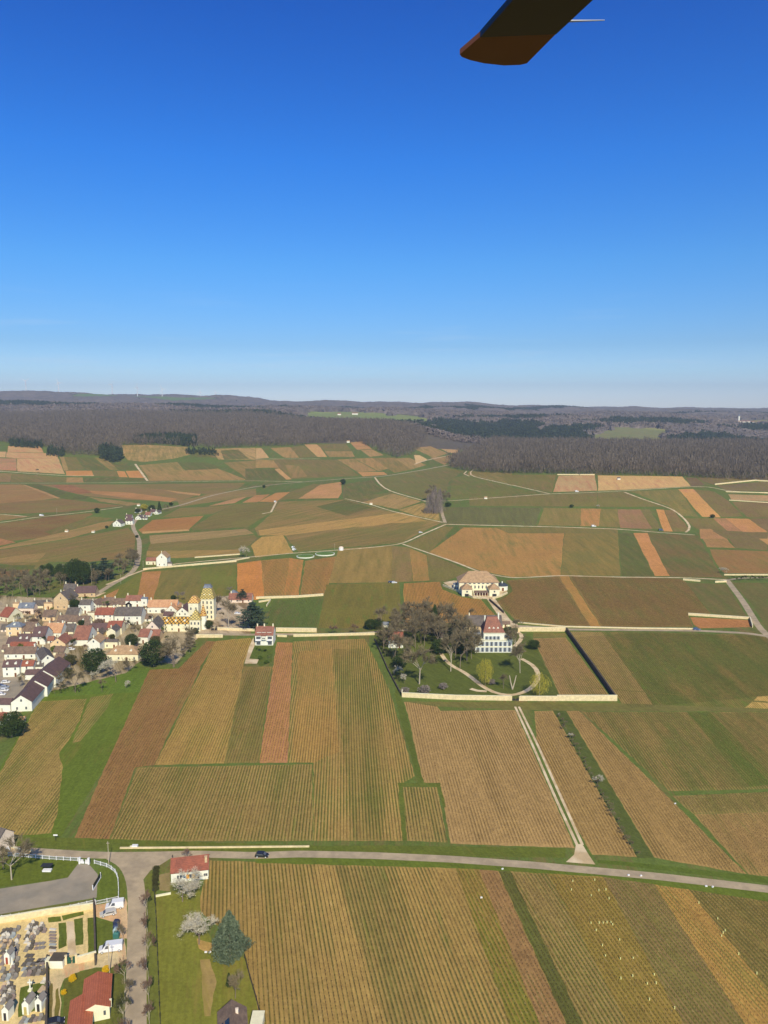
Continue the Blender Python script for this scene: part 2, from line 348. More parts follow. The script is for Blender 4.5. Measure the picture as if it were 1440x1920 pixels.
F('E','430,400 1000,302 1200,302 1060,410 740,436 482,461',(140,114,68),g1,.6,1800,.5)
F('E','210,430 270,380 390,370 450,470 240,495',(186,140,80),g1,.15)
# fields round the village road and the white house
F('D','556,715 700,640 800,576 1330,535 1325,760 800,800 480,790',(140,118,60),(100,120,44),.85,600,.4)
F('D','800,577 908,572 865,730 768,730',(168,108,68),T_,.1,600); F('D','908,571 1128,561 1128,740 868,730',(140,122,62),g1,.65,600)
F('D','570,720 668,672 630,740 540,760',(168,110,70),T_,.1)
F('E','135,530 270,512 287,722 235,735 133,685',(196,112,64),T_,.1,640,.2)
F('E','271,512 430,498 395,720 288,722',(176,118,70),g1,.3,640,1.6); F('E','430,498 506,510 480,712 396,720',(184,110,66),g1,.15,640,1.4)
F('E','516,515 690,490 665,600 622,705 490,712',(168,114,68),g1,.3,690,1.6)
F('E','692,490 702,445 1005,430 1005,636 648,640',(156,126,70),(112,116,50),.45,730,1)
F('PX','612,1096 749,1092 752,1168 700,1178 597,1178',(136,120,56),(100,112,42),.8,740,1)
F('E','1006,430 1102,440 1122,630 1006,636',(140,112,72),g1,.35,735,1.2); F('E','1102,440 1200,482 1216,625 1125,630',(168,118,70),g1,.3,735,1)
F('E','1200,472 1440,570 1380,602 1300,630 1217,625',(130,114,68),g1,.65,760); F('E','1082,420 1300,320 1350,325 1217,468',(134,114,66),g1,.6,760)
F('PX','804,1036 870,989 1058,991 1051,1079 960,1082 905,1071 860,1056',(174,120,72),g1,.22,790,.9)
F('PX','1059,991 1158,994 1164,1080 1052,1079',(142,120,62),g1,.5,800,.9)
F('H','520,0 612,0 738,262 546,262',(120,110,62),g2,.8,830); F('H','615,0 695,0 835,262 745,262',(196,122,80),T_,.1,830,.3)
F('H','698,0 1010,14 1072,122 1160,270 840,265',(122,98,60),g2,.45,860)
F('H','1017,-10 1140,-10 1240,90 1070,85',(164,114,76),g1,.15,950); F('H','1143,-40 1330,-40 1440,70 1440,105 1242,90',(124,100,66),g1,.4,950)
F('H','1350,10 1600,15 1600,90 1440,70',(184,130,84),T_,.1,950); F('H','1080,97 1700,120 1700,250 1175,245 1130,200',(146,100,64),g1,.15,900)
F('PX','950,1088 1048,1080 1108,1174 1040,1176 968,1164 932,1130 962,1108',(136,100,62),g1,.3,756,1.3)
F('H','155,257 215,262 418,575 355,575',(176,118,68),g1,.2,790,1.2); F('H','218,262 900,278 935,300 1090,493 948,500 978,573 420,576',(132,100,60),g1,.35,800,.9)
F('H','935,302 1180,312 1320,520 1097,493',(112,98,58),g2,.5,850); F('H','962,514 1322,532 1345,575 1020,583 985,560',(172,102,68),T_,.1)
F('H','1218,302 1700,305 1700,700 1440,600 1350,450',(108,98,56),g2,.5,900)
F('H','225,602 700,607 1300,622 1800,680 1800,1100 600,1085 520,1010',(134,114,62),(82,108,40),.66,785,1.0)
F('H','225,602 420,606 760,1085 560,1085 520,1010',(152,122,76),g1,.35,785,1.4)
F('H','1380,1000 1800,985 1800,1090 1300,1070',(196,152,92),g4,.3,785)
F('H','0,645 198,638 472,1003 168,1003',(158,122,80),g1,.3,745,1.1); F('H','0,607 196,612 205,634 0,640',(130,120,70),g1,.7,745)
F('L','225,376 500,362 520,420 660,478 808,498 915,615 700,665 430,690 235,690',(172,114,66),g1,.2,735,1.1)
# right-hand hillside plots
F('C','-60,600 250,600 225,700 -20,655',TB,g1,.8,900); F('C','-120,650 160,705 -240,720',TB,(96,114,46),.9)
F('C','262,606 465,602 480,690 228,698',(190,158,112),T_,.4,950,1); F('C','482,604 960,610 1005,665 640,685 484,690',(206,164,112),T_,.2,1000,.8)
F('C','-240,725 210,712 480,702 480,780 200,778 -240,775',(126,110,66),g1,.65,950)
F('C','484,702 640,695 850,780 484,782',(126,108,66),g1,.7,950); F('C','650,694 935,682 1050,838 950,830 880,780 700,705',(150,130,72),(104,118,54),.75,1000)
F('C','935,682 1020,680 1175,840 1070,838',(196,132,84),T_,.12,1050,.4); F('C','1022,682 1140,695 1215,745 1300,835 1180,838',(120,98,64),g1,.4,1080)
F('C','1235,752 1700,765 1700,850 1320,836',(122,98,66),g1,.3,1100); F('C','1215,710 1700,725 1700,760 1235,742',(176,144,104),T_,.3,1100)
F('C','975,616 1040,618 1085,660 1010,665',(112,92,68),g1,.2); F('C','1045,616 1700,608 1700,640 1370,628 1130,655 1080,640',(118,98,70),g1,.4,1100)
F('C','1150,662 1400,640 1700,645 1700,700 1210,690',(116,100,72),g1,.35,1100,1)
F('C','-420,782 165,786 130,885 -400,880',(110,112,62),(84,102,52),.7,880,1.5)
F('C','180,786 390,790 385,888 145,885',(142,122,70),g1,.55,890,1.3); F('C','390,790 500,792 490,890 385,890',(178,116,76),g1,.25,900)
F('C','500,792 592,795 605,895 492,892',(140,122,66),g1,.6,920); F('C','595,795 720,795 790,905 608,900',(150,104,82),g1,.15,930,1.3)
F('C','720,795 775,795 840,905 792,905',(120,110,66),g1,.5,940); F('C','812,795 855,797 903,920 852,918',(198,126,82),T_,.1,945,.3)
F('C','858,797 905,800 1000,905 975,920 906,920',(134,104,70),g1,.45,980)
F('C','-100,895 590,900 590,930 -20,930',(134,116,66),g1,.6,880)
F('C','960,845 1130,845 1280,915 1060,915',(122,104,64),g1,.5,1100); F('C','1130,845 1200,845 1310,920 1210,915',(150,106,74),T_,.15,1100)
F('C','1200,845 1330,848 1440,925 1300,922',(186,120,80),T_,.12,1100); F('C','1333,848 1700,840 1700,940 1440,925',(122,98,68),g1,.3,1100)
F('C','1055,905 1120,905 1200,960 1060,960',(170,116,80),T_,.12,1100); F('C','1125,915 1440,928 1440,960 1205,960',(122,102,66),g1,.4,1100)
F('C','685,928 760,928 775,960 700,960',(192,120,80),T_,.1,830,.3)
# mid fields below the village road
F('N','300,440 1120,215 1310,205 770,980 440,1500 0,1480 0,960',(120,120,50),(84,118,34),.97,640,.3)
F('N','330,400 640,250 1040,190 1120,215 1050,390 300,430',(110,120,50),(80,120,36),.95)
F('N','290,462 650,440 600,600 510,760 440,850 470,960 430,1300 380,1450 -60,1480 -200,1300 20,960',(160,134,76),(98,116,46),.3,640,1.1)
F('N','680,430 850,402 800,520 600,760 540,770',(150,126,72),(92,116,44),.55,640,1.1)
F('J','350,165 470,160 585,48 622,50 560,150 520,250 440,400 370,555 290,565 182,870 40,860 160,580',(142,98,64),g1,.12,640,.9)
F('J','622,48 700,40 762,35 770,45 735,140 700,350 655,548 372,555 450,400 530,230',(166,130,74),g4,.25,655,1.1)
F('J','735,152 850,152 795,545 656,548',(138,118,66),g1,.55,655,.8); F('J','870,52 936,55 915,545 798,547',(170,114,72),T_,.3,660,1.5)
F('J','300,565 1015,552 1020,865 186,868',(152,126,74),(98,114,46),.48,655,1.7)
F('J','940,50 1230,38 1262,100 1332,250 1435,600 1370,640 1385,865 1021,865 1021,545 917,545',(166,132,78),(98,116,46),.42,645,1.5)
F('J','1098,80 1232,80 1290,300 1335,600 1300,862 1190,862 1150,560 1120,300',(150,126,70),(90,110,42),.54,645,1.5)
F('J','960,90 1095,80 1125,500 1021,545 930,545',(172,128,74),(110,116,50),.3,655,1.5)
F('K','640,575 850,575 912,915 665,905',(156,130,76),(98,114,48),.42,655,1.5)
F('PX','757,1316 817,1319 826,1333 965,1331 1078,1590 845,1582 826,1475 793,1466 765,1340',(168,132,88),(118,114,58),.2,655,1.0)
F('I','8,108 120,108 640,1005 360,988 250,800 20,300',(160,126,80),(118,114,56),.22,690,1.1)
F('I','202,108 280,108 830,640 1310,1110 742,1008',(162,126,80),(116,114,56),.24,700,1.1)
F('I','300,112 1800,115 1800,590 1440,588 832,600',(144,118,70),(88,110,44),.5,745,1.2)
F('I','940,112 1080,112 1440,480 1440,560 1330,575',(134,118,62),(78,110,38),.72,745,1.2)
F('I','850,630 1800,590 1800,725 980,740',(142,122,72),g1,.42,760,1.0); F('I','985,742 1440,730 1800,725 1800,1160 1320,1112',(158,122,78),g1,.22,745,.8)
# bottom field
F('PX','393,1613 480,1616 860,1626 1130,1641 1500,1690 1900,1720 1900,2100 480,2100 490,1920 456,1775 377,1712 374,1684',(158,126,74),(102,112,46),.4,430,1.4)
F('V','20,60 110,55 270,540 330,900 140,900 80,540',(164,130,76),g1,.25,430,1.4); F('V','110,60 260,60 400,540 490,900 330,900 270,540',(150,122,70),g1,.48,430,1.4)
F('V','265,60 480,60 640,540 700,900 500,900 430,540',(162,128,74),g1,.3,430,1.4); F('V','480,60 550,60 740,540 800,900 700,900 650,540',(146,118,60),(104,122,40),.62,430,1.4)
F('V','550,57 605,60 820,540 930,900 850,900 740,540',(150,108,74),g1,.15,430,1.4); F('V','608,60 645,62 872,540 980,900 930,900 822,540',(110,112,54),(84,104,42),.9,430,.2)
F('V','648,65 760,70 1010,540 1150,900 980,900 872,540',(150,126,74),(100,116,46),.5,430,1.6); F('V','760,70 930,80 1180,540 1400,900 1150,900 1010,540',(148,120,62),(116,120,46),.5,430,1.4)
F('V','930,82 1080,97 1370,540 1700,1000 1450,1000 1180,540',(132,108,70),g1,.4,430,1.2); F('V','1080,95 1180,105 1440,440 2200,1300 1900,1300 1370,540',(172,124,70),g4,.2,430,1.3)
F('V','1190,120 1440,160 2200,300 2200,1000 1440,430',(134,114,62),(92,106,44),.45,430,1.6)
# banks of the main road
F('PX','-60,1568 140,1571 600,1586 720,1585 1060,1590 1060,1608 850,1606 560,1596 430,1597 200,1594 60,1590 -60,1582',(120,120,50),(84,112,36),.95,0,.2)
F('PX','1120,1612 1200,1618 1440,1645 1800,1690 1800,1705 1440,1657 1232,1630 1120,1618',(120,120,50),(76,110,34),.97,0,.2)
F('PX','480,1606 560,1603 850,1614 1100,1628 1440,1672 1800,1720 1800,1745 1440,1690 1130,1644 860,1628 480,1618',(110,116,46),(84,116,34),.93,0,.2)
F('I','120,106 198,106 740,1010 640,1010 400,600',(100,110,50),(72,100,40),.95,0,.2)
F('I','60,-60 1440,50 1440,60','' or g1,g1,.9,0,.2)
F('I','-800,50 500,60 1440,95 1440,110 300,108 -140,98 -600,80',(120,120,60),(100,114,52),.85,0,.2)
F('K','600,-30 640,40 700,290 770,555 730,555 690,380 630,180 590,0',(100,116,44),(78,108,36),.97,0,.2)
F('K','610,550 870,550 870,575 640,572 665,905 636,905',(100,116,44),(84,112,38),.95,0,.2); F('K','850,575 872,572 905,700 890,700',(100,116,44),(84,112,38),.95,0,.2)
# lawns
F('L','60,880 220,1200 1030,1240 1375,1240 1400,1225 1180,780 1040,740 700,660 0,720 0,760',(104,116,52),(76,104,38),.93,0,.2)
F('U','60,460 135,260 160,490 300,440 550,400 560,650 690,960 960,1040 1110,1632 1200,2000 190,2000 175,1100 150,500 60,560',(146,130,66),(106,126,42),.9,430,.1)
F('U','60,300 140,260 150,520 175,1100 190,2000 60,2000',(120,120,56),(92,116,42),.9,0,.1)
F('U','555,1050 640,1050 700,1250 640,1560 590,1560',(166,140,90),g4,.4,0,.1); F('U','520,860 700,920 640,1000 540,950',(176,138,84),g4,.2,0,.1)
F('U','180,290 280,270 285,440 190,430',(150,132,96),g1,.4,0,.1)
F('Q','-400,60 250,130 720,200 700,290 610,410 450,440 -400,540',(110,118,44),(82,112,32),.95,0,.1)
F('Q','886,330 1000,308 1060,400 1060,592 872,620',(110,118,44),(80,112,34),.97,0,.1); F('Q','1060,360 1110,390 1140,470 1120,620 1062,610',(110,118,44),(84,112,36),.97,0,.1)
F('Q','-400,800 860,600 860,650 430,720 -400,850',(110,118,54),(90,110,46),.9,0,.1)
F('M','430,860 480,840 610,840 600,960 520,1000 430,945',(104,116,46),(76,108,36),.95,0,.1)
F('M','280,640 470,640 470,728 280,728',(104,116,46),(80,110,36),.9,0,.1)
F('PX','262,1225 300,1205 300,1235 262,1245',(104,116,46),(86,116,36),.95,0,.1)
# cemetery and forecourt
SAND=(206,184,132)
F('Q','-500,860 430,735 840,675 850,1150 430,1230 430,2000 -500,2000',SAND,g1,.05,0,0)
for s_ in ('585,55 660,50 670,280 590,315','745,20 830,5 830,270 750,285','875,10 945,0 960,370 880,380','480,5 610,-15 620,35 480,55','620,-20 830,-60 835,-25 640,30','200,700 300,680 460,640 460,900 180,1000'):
    F('S',s_,(100,114,40),(78,108,34),.97,0,.1)
F('S','490,520 980,372 1000,300 1245,200 1262,420 1120,500 960,500 800,540 650,610 600,720 610,900 560,1400 480,1400',(194,176,138),T_,.15,0,0)
F('Q','855,660 1130,600 1145,640 1145,960 1060,950 1020,810 860,760',(196,166,130),T_,.15,0,0)
F('S','965,30 1140,40 1140,230 975,350',(100,114,40),(80,110,36),.97,0,.1)
F('S','640,640 740,560 830,545 880,520 950,510 1060,500 1240,500 1260,1067 1250,1400 620,1400',(110,116,50),(82,104,38),.92,0,.1)
F('S','560,720 585,700 600,900 570,1067 540,1067',(110,116,50),(100,112,46),.9,0,.1); F('S','480,660 530,660 520,1067 480,1200',(110,116,50),(96,106,50),.8,0,.1)
# village yards
F('PX','-60,1112 60,1120 330,1125 380,1150 372,1195 330,1245 262,1240 235,1262 80,1300 30,1345 -60,1345',(178,162,134),(92,100,54),.4,0,.1)
F('PX','375,1120 470,1115 470,1188 372,1188',(190,172,146),(110,110,70),.4,0,.1)
# --- roads and tracks: pixel centre lines with a width in metres
def offset_poly(z, pts, w, smooth=True):
    pl = zp(z, pts); g = march(dens(pl, False, 10))
    if smooth and len(g) > 4:
        for _ in range(3):
            h = g.copy(); h[1:-1] = (g[:-2]+2*g[1:-1]+g[2:])/4; g = h
    keep = [g[0]]
    for q in g[1:]:
        if np.linalg.norm(q-keep[-1]) > max(2.0, w*.5): keep.append(q)
    g = np.array(keep); d = np.gradient(g, axis=0); d /= np.linalg.norm(d, axis=1)[:, None]+1e-9; n = np.stack([-d[:, 1], d[:, 0]], 1)
    return np.concatenate([g+n*w/2, (g-n*w/2)[::-1]])
ROADS = []
def road(z, pts, w, kind='road'): ROADS.append((offset_poly(z, pts, w), kind))
def area(z, pts, kind): ROADS.append((march(dens(zp(z, pts))), kind))
area('Q','-500,560 0,510 450,440 610,410 700,290 800,290 880,380 870,590 0,740 -500,830','car_park')
area('S','665,40 735,40 765,372 680,382','gravel_path')
road('PX','-300,1598 -60,1588 0,1590 60,1596 150,1602 210,1604 300,1603 360,1601 480,1604 560,1601 700,1604 850,1611 1000,1622 1232,1643 1440,1667 1800,1712',3.7)
road('PX','212,1604 240,1618 254,1650 257,1700 256,1800 254,1920 252,2100',4.9)
area('PX','222,1606 330,1603 300,1622 282,1632 268,1650 262,1640 250,1625','road')
road('PX','372,1189 470,1190 520,1189 600,1190 690,1187 715,1183 780,1181 860,1182 940,1172 1000,1175 1050,1180 1300,1182 1400,1187 1440,1193 1520,1210',4.2)
road('PX','1450,1200 1425,1180 1392,1125 1366,1092 1362,1086',4.5); road('PX','1368,1087 1378,1084 1500,1082',3)
road('PX','1362,1087 1280,1083 1160,1082 1050,1079 960,1084 900,1073 860,1056 755,1020',2.6,'gravel_path')
road('PX','172,1120 215,1092 250,1075 262,1062 258,1040 266,1012 262,1003 246,992 241,984 250,975 290,957 330,950 400,928 480,912 550,905 640,898 720,893 800,880 860,868 900,862',4.6)
road('PX','8,1345 6,1240 8,1180 3,1140 -20,1110',5.5)
area('O','0,500 400,440 470,620 400,880 250,920 0,900','car_park')
road('PX','200,1096 270,1068 330,1057 440,1047 550,1037 680,1028 755,1020 795,1000 836,983',2.6,'gravel_path')
area('PX','908,1116 922,1114 955,1160 968,1172 945,1176 938,1160','gravel_path')
area('WI','100,290 280,255 1180,350 1175,470 900,570 620,560 350,450','gravel_path')
area('CH','800,240 1080,270 1100,330 900,350 800,330','gravel_path')
road('L','660,1030 730,1070 790,1130 850,1180 960,1212 1080,1215 1180,1175 1250,1100 1255,1050 1200,980 1110,940',2.6,'gravel_path')
road('L','730,1165 780,1180 850,1185',2.6,'gravel_path'); road('L','490,870 530,950 600,1010 660,1030',2.4,'gravel_path')
road('CH','1080,400 1180,420 1220,480 1150,560 1030,650',2.6,'gravel_path')
road('PX','966,1325 1000,1400 1041,1495 1084,1588',1.0,'gravel_path'); road('PX','973,1325 1006,1392 1049,1488 1092,1584',1.0,'gravel_path')
area('I','262,925 300,925 340,990 380,1050 200,1035 250,990','gravel_path'); area('I','1200,0 1200,0 1200,0','x') if 0 else None
area('HO','420,420 460,580 410,700 330,900 545,915 500,1010 220,1010 330,620','gravel_path')
road('E','908,45 925,95 1000,125 1090,150 1195,180',3,'gravel_path'); road('PX','798,940 845,939 900,935 960,931 1027,926 1093,924 1173,920 1280,913 1330,912 1360,920 1440,925 1560,930',2.6,'gravel_path')
road('E','1278,210 1290,260 1304,300',4); road('PX','834,983 960,986 1047,988 1160,992 1233,998 1303,1003',2.8,'gravel_path')
road('F','145,300 300,360 500,425 600,460 680,530 760,610 760,650 700,662',2.6,'gravel_path'); road('E','740,165 880,195 1000,235 1150,268 1290,298',2.4,'gravel_path')
road('E','355,180 325,240 275,250',2.6,'gravel_path'); road('A','-200,575 0,580 200,595 420,608 530,605',3,'gravel_path')
road('A','-400,650 0,648 200,648 640,645 930,640 1200,636 1440,634 1700,640',2.6,'gravel_path'); road('A','-300,880 0,870 200,840 500,808 690,780',2.6,'gravel_path')
road('A','-300,815 0,822 150,835',2.5,'gravel_path'); road('A','760,540 790,580 830,635',4,'gravel_path'); road('B','1220,572 1170,590 1200,605 1440,660',2.5,'gravel_path')
road('C','0,658 100,682 210,706',2.5,'gravel_path'); road('E','1425,10 1410,25 1440,38',2.5,'gravel_path')
road('B','0,512 360,510',2.6,'gravel_path'); road('B','890,542 960,518 1090,490',3,'gravel_path')
road('D','540,715 590,692','1' and 2.4,'gravel_path'); road('I','1000,1010 1000,1010',1) if 0 else None

def G(pts, soil, grass, amt, vp=2600, con=.3): PLOTS.append((('XY', uY(pts)), 'ground', soil, grass, amt, vp, con))
G('560,3250 790,3200 810,3900 700,4350 560,4400',(150,150,88),(112,128,64),.6); G('1115,2780 1250,2730 1270,3300 1120,3400',(140,132,84),(112,118,70),.6); G('600,4300 480,4000 490,4100 600,4500',(140,140,84),(108,124,64),.7)
G('1330,3900 1600,3900 1600,4400 1380,4300',(150,130,90),(120,124,70),.4); G('130,6900 330,6700 420,7000 410,7600 150,7600',(150,146,88),(96,124,62),.8); G('300,6500 470,6500 480,6800 320,6800',(200,180,140),(160,150,100),.2)
G('1000,2600 1110,2600 1110,2800 1020,2850',(150,128,90),(112,112,66),.5)
def build_sheet():
    V = []; faces = []; info = []
    def addpoly(g, inf):
        g = [tuple(q) for q in g]
        n = len(V)
        for x, y in g: V.append((x/y, math.log(y)))
        faces.append(list(range(n, n+len(g)))); info.append(inf)
    def rag(g):                                 # borders wander a little, the same way for both neighbours
        x, y = g[:, 0], g[:, 1]; k = .6*np.clip(y/450, .5, 2.2)
        return g+np.stack([k*(.32*np.sin(y*.61+x*.23)+.25*np.sin(y*1.37+1)), k*(.32*np.sin(x*.53+y*.19+2)+.25*np.sin(x*1.21))], 1)
    for pl, kind, soil, grass, amt, vp, con in PLOTS:
        if pl[0] == 'XY': addpoly(pl[1], (kind, alb(soil), alb(grass), amt, math.atan((vp-720)/1453.), con)); continue
        if len(set(pl)) < 3: continue
        addpoly(rag(march(dens(pl, True, 7))), (kind, alb(soil), alb(grass), amt, math.atan((vp-720)/1453.), con))
    for g, kind in ROADS:
        addpoly(g, (kind, (0,0,0), (0,0,0), 0, 0, 0))
    nb = len(V)
    ys = list(np.exp(np.linspace(math.log(55), math.log(600), 14)))[:-1]+list(np.exp(np.linspace(math.log(600), math.log(13800), 100)))
    for i, y in enumerate(ys):
        n = 64
        for k in range(n+1):
            s = -0.97+2.05*(k+.5*(i % 2)*(0 < k < n))/n
            V.append((s, math.log(y)))
    ov, oe, of, ovi, oei, ofi = delaunay_2d_cdt([Vector(q) for q in V], [(fc[i], fc[(i+1) % len(fc)]) for fc in faces for i in range(len(fc))], [], 0, 1e-7, False)
    s = np.array([q[0] for q in ov]); Y = np.exp(np.array([q[1] for q in ov]))
    co = np.stack([s*Y, Y, terr_sy(s, Y)], 1)
    groups = {}
    tri0 = np.array(of); ovn = np.array([tuple(q) for q in ov]); cen0 = ovn[tri0].mean(1); own = np.full(len(tri0), -1)
    for k, fc in enumerate(faces):                     # which plot does each triangle lie in (winding number); later plots win
        pg = np.array([V[i] for i in fc]); lo = pg.min(0); hi = pg.max(0)
        c = np.nonzero((cen0[:, 0] > lo[0]) & (cen0[:, 0] < hi[0]) & (cen0[:, 1] > lo[1]) & (cen0[:, 1] < hi[1]))[0]
        if len(c) == 0: continue
        px, py = cen0[c, 0][:, None], cen0[c, 1][:, None]; a = pg; b = np.roll(pg, -1, 0)
        cr = (b[:, 0]-a[:, 0])*(py-a[:, 1])-(px-a[:, 0])*(b[:, 1]-a[:, 1])
        wn = (((a[:, 1] <= py) & (b[:, 1] > py) & (cr > 0)).astype(int)-((a[:, 1] > py) & (b[:, 1] <= py) & (cr < 0))).sum(1)
        own[c[wn != 0]] = k
    for f, k in zip(of, own):
        kind = info[k][0] if k >= 0 else 'ground'
        groups.setdefault(kind, []).append((f, k))
    mats = {'ground': MG, 'road': mat('asphalt', (176,158,130), .9, .12, .5, c2=(158,142,118), world=True), 'gravel_path': mat('limestone_gravel', (216,196,162), .95, .12, .35, c2=(190,166,128), world=True),
            'car_park': mat('car_park_asphalt', (140,132,118), .9, .12, .3, c2=(156,144,126), world=True)}
    labs = {'ground': ('vineyard plain and hillsides of brown, orange and green plots', 'ground'), 'road': ('narrow grey asphalt roads winding through the vineyards', 'road'),
            'gravel_path': ('pale limestone tracks between vineyard plots and in gardens', 'path'), 'car_park': ('grey tarmac car parking surface', 'car park')}
    for kind, fl in groups.items():
        tri = np.array([f for f, _ in fl]); used, inv = np.unique(tri, return_inverse=True)
        vv = co[used]; ff = inv.reshape(-1, 3)
        a, b_, c_ = vv[ff[:, 0]], vv[ff[:, 1]], vv[ff[:, 2]]
        flip = np.cross(b_-a, c_-a)[:, 2] < 0; ff[flip] = ff[flip][:, ::-1]
        me = npmesh(kind, vv, ff, mats[kind])
        o = link(kind, me); tag(o, labs[kind][0], labs[kind][1], kind='structure')
        if kind == 'ground':
            so = np.zeros((len(fl), 4), np.float32); gr = so.copy(); pr = np.zeros((len(fl), 3), np.float32)
            cen = vv[ff].mean(1); dg = alb((128,112,68)); dgg = alb((94,108,50)); fo = alb((104,94,80)); fo2 = alb((90,84,66))
            for i, (f, k) in enumerate(fl):
                if k < 0:
                    if cen[i, 1] > 1950: so[i, :3] = fo; gr[i, :3] = fo2; pr[i] = (.4, 0, 0)
                    else: so[i, :3] = dg; gr[i, :3] = dgg; pr[i] = (.8, 0, .2)
                else:
                    _, a_, b2, amt, az, con = info[k]; so[i, :3] = a_; gr[i, :3] = b2; pr[i] = (amt, az, con)
            for nm, arr, ty in (('soil', so, 'FLOAT_COLOR'), ('grass', gr, 'FLOAT_COLOR'), ('par', pr, 'FLOAT_VECTOR')):
                at = me.attributes.new(nm, ty, 'FACE'); at.data.foreach_set('color' if ty == 'FLOAT_COLOR' else 'vector', arr.ravel())
        if kind == 'ground':
            for p_ in me.polygons: pass
            me.polygons.foreach_set('use_smooth', np.ones(len(me.polygons), bool))
build_sheet()
# ---------------------------------------------------------------- foliage prototypes (numpy)
def crown_tris(n, shape, size, aspect, seed, up=0.0, flat=0):
    """n small triangles spread through a crown of unit height/width; returns verts (3n,3)"""
    r = np.random.default_rng(seed); out = np.zeros((n, 3, 3))
    pts = []
    while len(pts) < n:
        p = r.uniform(-1, 1, 3)
        if shape == 'ball':
            if np.linalg.norm(p) <= 1 and (np.linalg.norm(p) > .45 or r.random() < .3): pts.append((p[0]*.5, p[1]*.5, .55+p[2]*.45))
        elif shape == 'cone':
            z = r.random(); rad = ((1-z)**.85*.5+.02) if n < 10000 else .5*min(1, (1-z)/.74)**.9*min(1, .55+z*2.0)*(.88+.12*math.sin(z*48)); a = r.uniform(0, 6.283); q = rad*math.sqrt(r.uniform(.25, 1)); pts.append((q*math.cos(a), q*math.sin(a), .04+z*.96))
        elif shape == 'egg':
            z = r.random(); rad = math.sin(min(1, z*1.25+.12)*math.pi*.92)**.7*.5 if z < .8 else .5*math.sin(math.pi*.92)**.0*max(0, (1-z)/.2)**.6*.62
            a = r.uniform(0, 6.283); q = rad*math.sqrt(r.uniform(.15, 1)); pts.append((q*math.cos(a), q*math.sin(a), .1+z*.9))
        elif shape == 'tier':
            t = int(r.integers(0, 7)); z = .2+t*.115; rad = (.5-.045*abs(t-1.5)**1.3)*(1-.35*(t > 4)); a = r.uniform(0, 6.283)
            rad *= .65+.35*math.sin(a*2.7+t*1.9)**2
            q = rad*math.sqrt(r.random()); pts.append((q*math.cos(a), q*math.sin(a), z+r.normal(0, .012)+q*.06*math.sin(t)))
    pts = np.array(pts); d1 = r.normal(size=(n, 3)); d1[:, 2] += up*np.sign(d1[:, 2]+.5)
    if flat: d1[:, 2] *= .25
    d1 /= np.linalg.norm(d1, axis=1)[:, None]; d2 = np.cross(d1, r.normal(size=(n, 3))); d2 /= np.linalg.norm(d2, axis=1)[:, None]
    if flat: d2[:, 2] *= .4
    L = size*r.uniform(.6, 1.3, n)[:, None]
    out[:, 0] = pts-d1*L*.5-d2*L*aspect*.5; out[:, 1] = pts-d1*L*.5+d2*L*aspect*.5; out[:, 2] = pts+d1*L*.6
    return out.reshape(-1, 3)
def leaf_mat(name, c, c2, scale=.5, rough=.9, var=.35, trans=0):
    m, t, b = new_mat(name); pos = N(t, 'NewGeometry').outputs['Position']
    n = noise(t, pos, scale, 3, .7); n2 = noise(t, pos, scale*6, 2)
    c_ = mixc(t, M2(t, 'MULTIPLY_ADD', n, 4, -1.5, clamp=True), alb(c), alb(c2))
    sc = N(t, 'VectorMath', operation='SCALE'); t.links.new(c_, sc.inputs[0]); t.links.new(M2(t, 'MULTIPLY_ADD', n2, var*3, 1-var*1.5), sc.inputs['Scale'])
    t.links.new(sc.outputs[0], b.inputs['Base Color']); b.inputs['Roughness'].default_value = rough; b.inputs['Specular IOR Level'].default_value = .08
    return m
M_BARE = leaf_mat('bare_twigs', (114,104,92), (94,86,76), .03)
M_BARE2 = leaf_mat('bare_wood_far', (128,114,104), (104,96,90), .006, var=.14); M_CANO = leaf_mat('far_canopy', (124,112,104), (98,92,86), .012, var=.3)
M_CON = leaf_mat('conifer_needles', (62,74,52), (46,58,42), .03)
M_HOLT = leaf_mat('mixed_wood', (112,108,74), (88,84,64), .02)
def scatter(name, pts, h, wd, mats, protos, label, cat, zoff=0.0, under=None):
    """one object of many trees; pts (n,2), h/wd arrays"""
    n = len(pts); z = terr(pts[:, 0], pts[:, 1])+zoff; V = []; which = RNG.integers(0, len(protos), n)
    for k, pr in enumerate(protos):
        idx = np.nonzero(which == k)[0]
        if len(idx) == 0: continue
        a = RNG.uniform(0, 6.283, len(idx)); c, s_ = np.cos(a), np.sin(a); p = pr[None]
        x = (p[:, :, 0]*c[:, None]-p[:, :, 1]*s_[:, None])*wd[idx][:, None]+pts[idx, 0][:, None]
        y = (p[:, :, 0]*s_[:, None]+p[:, :, 1]*c[:, None])*wd[idx][:, None]+pts[idx, 1][:, None]
        zz = p[:, :, 2]*h[idx][:, None]+z[idx][:, None]
        V.append(np.stack([x, y, zz], 2).reshape(-1, 3))
    V = np.concatenate(V); f = np.arange(len(V), dtype=np.int32).reshape(-1, 3)
    o = link(name, npmesh(name, V, f, mats)); tag(o, label, cat, kind='stuff'); return o
def inside(pg, q):
    a = pg; b = np.roll(pg, -1, 0); px, py = q[:, 0][:, None], q[:, 1][:, None]
    c = ((a[:, 1] <= py) != (b[:, 1] <= py)) & (px < (b[:, 0]-a[:, 0])*(py-a[:, 1])/(b[:, 1]-a[:, 1]+1e-12)+a[:, 0])
    return c.sum(1) % 2 == 1
def fill(pg, sp, jit=.45):
    lo, hi = pg.min(0), pg.max(0); g = np.stack(np.meshgrid(np.arange(lo[0], hi[0], sp), np.arange(lo[1], hi[1], sp)), 2).reshape(-1, 2)
    g = g+RNG.uniform(-jit, jit, g.shape)*sp; g = g[inside(pg, g)]; s = g[:, 0]/g[:, 1]
    return g[(s > -.66) & (s < .66)]
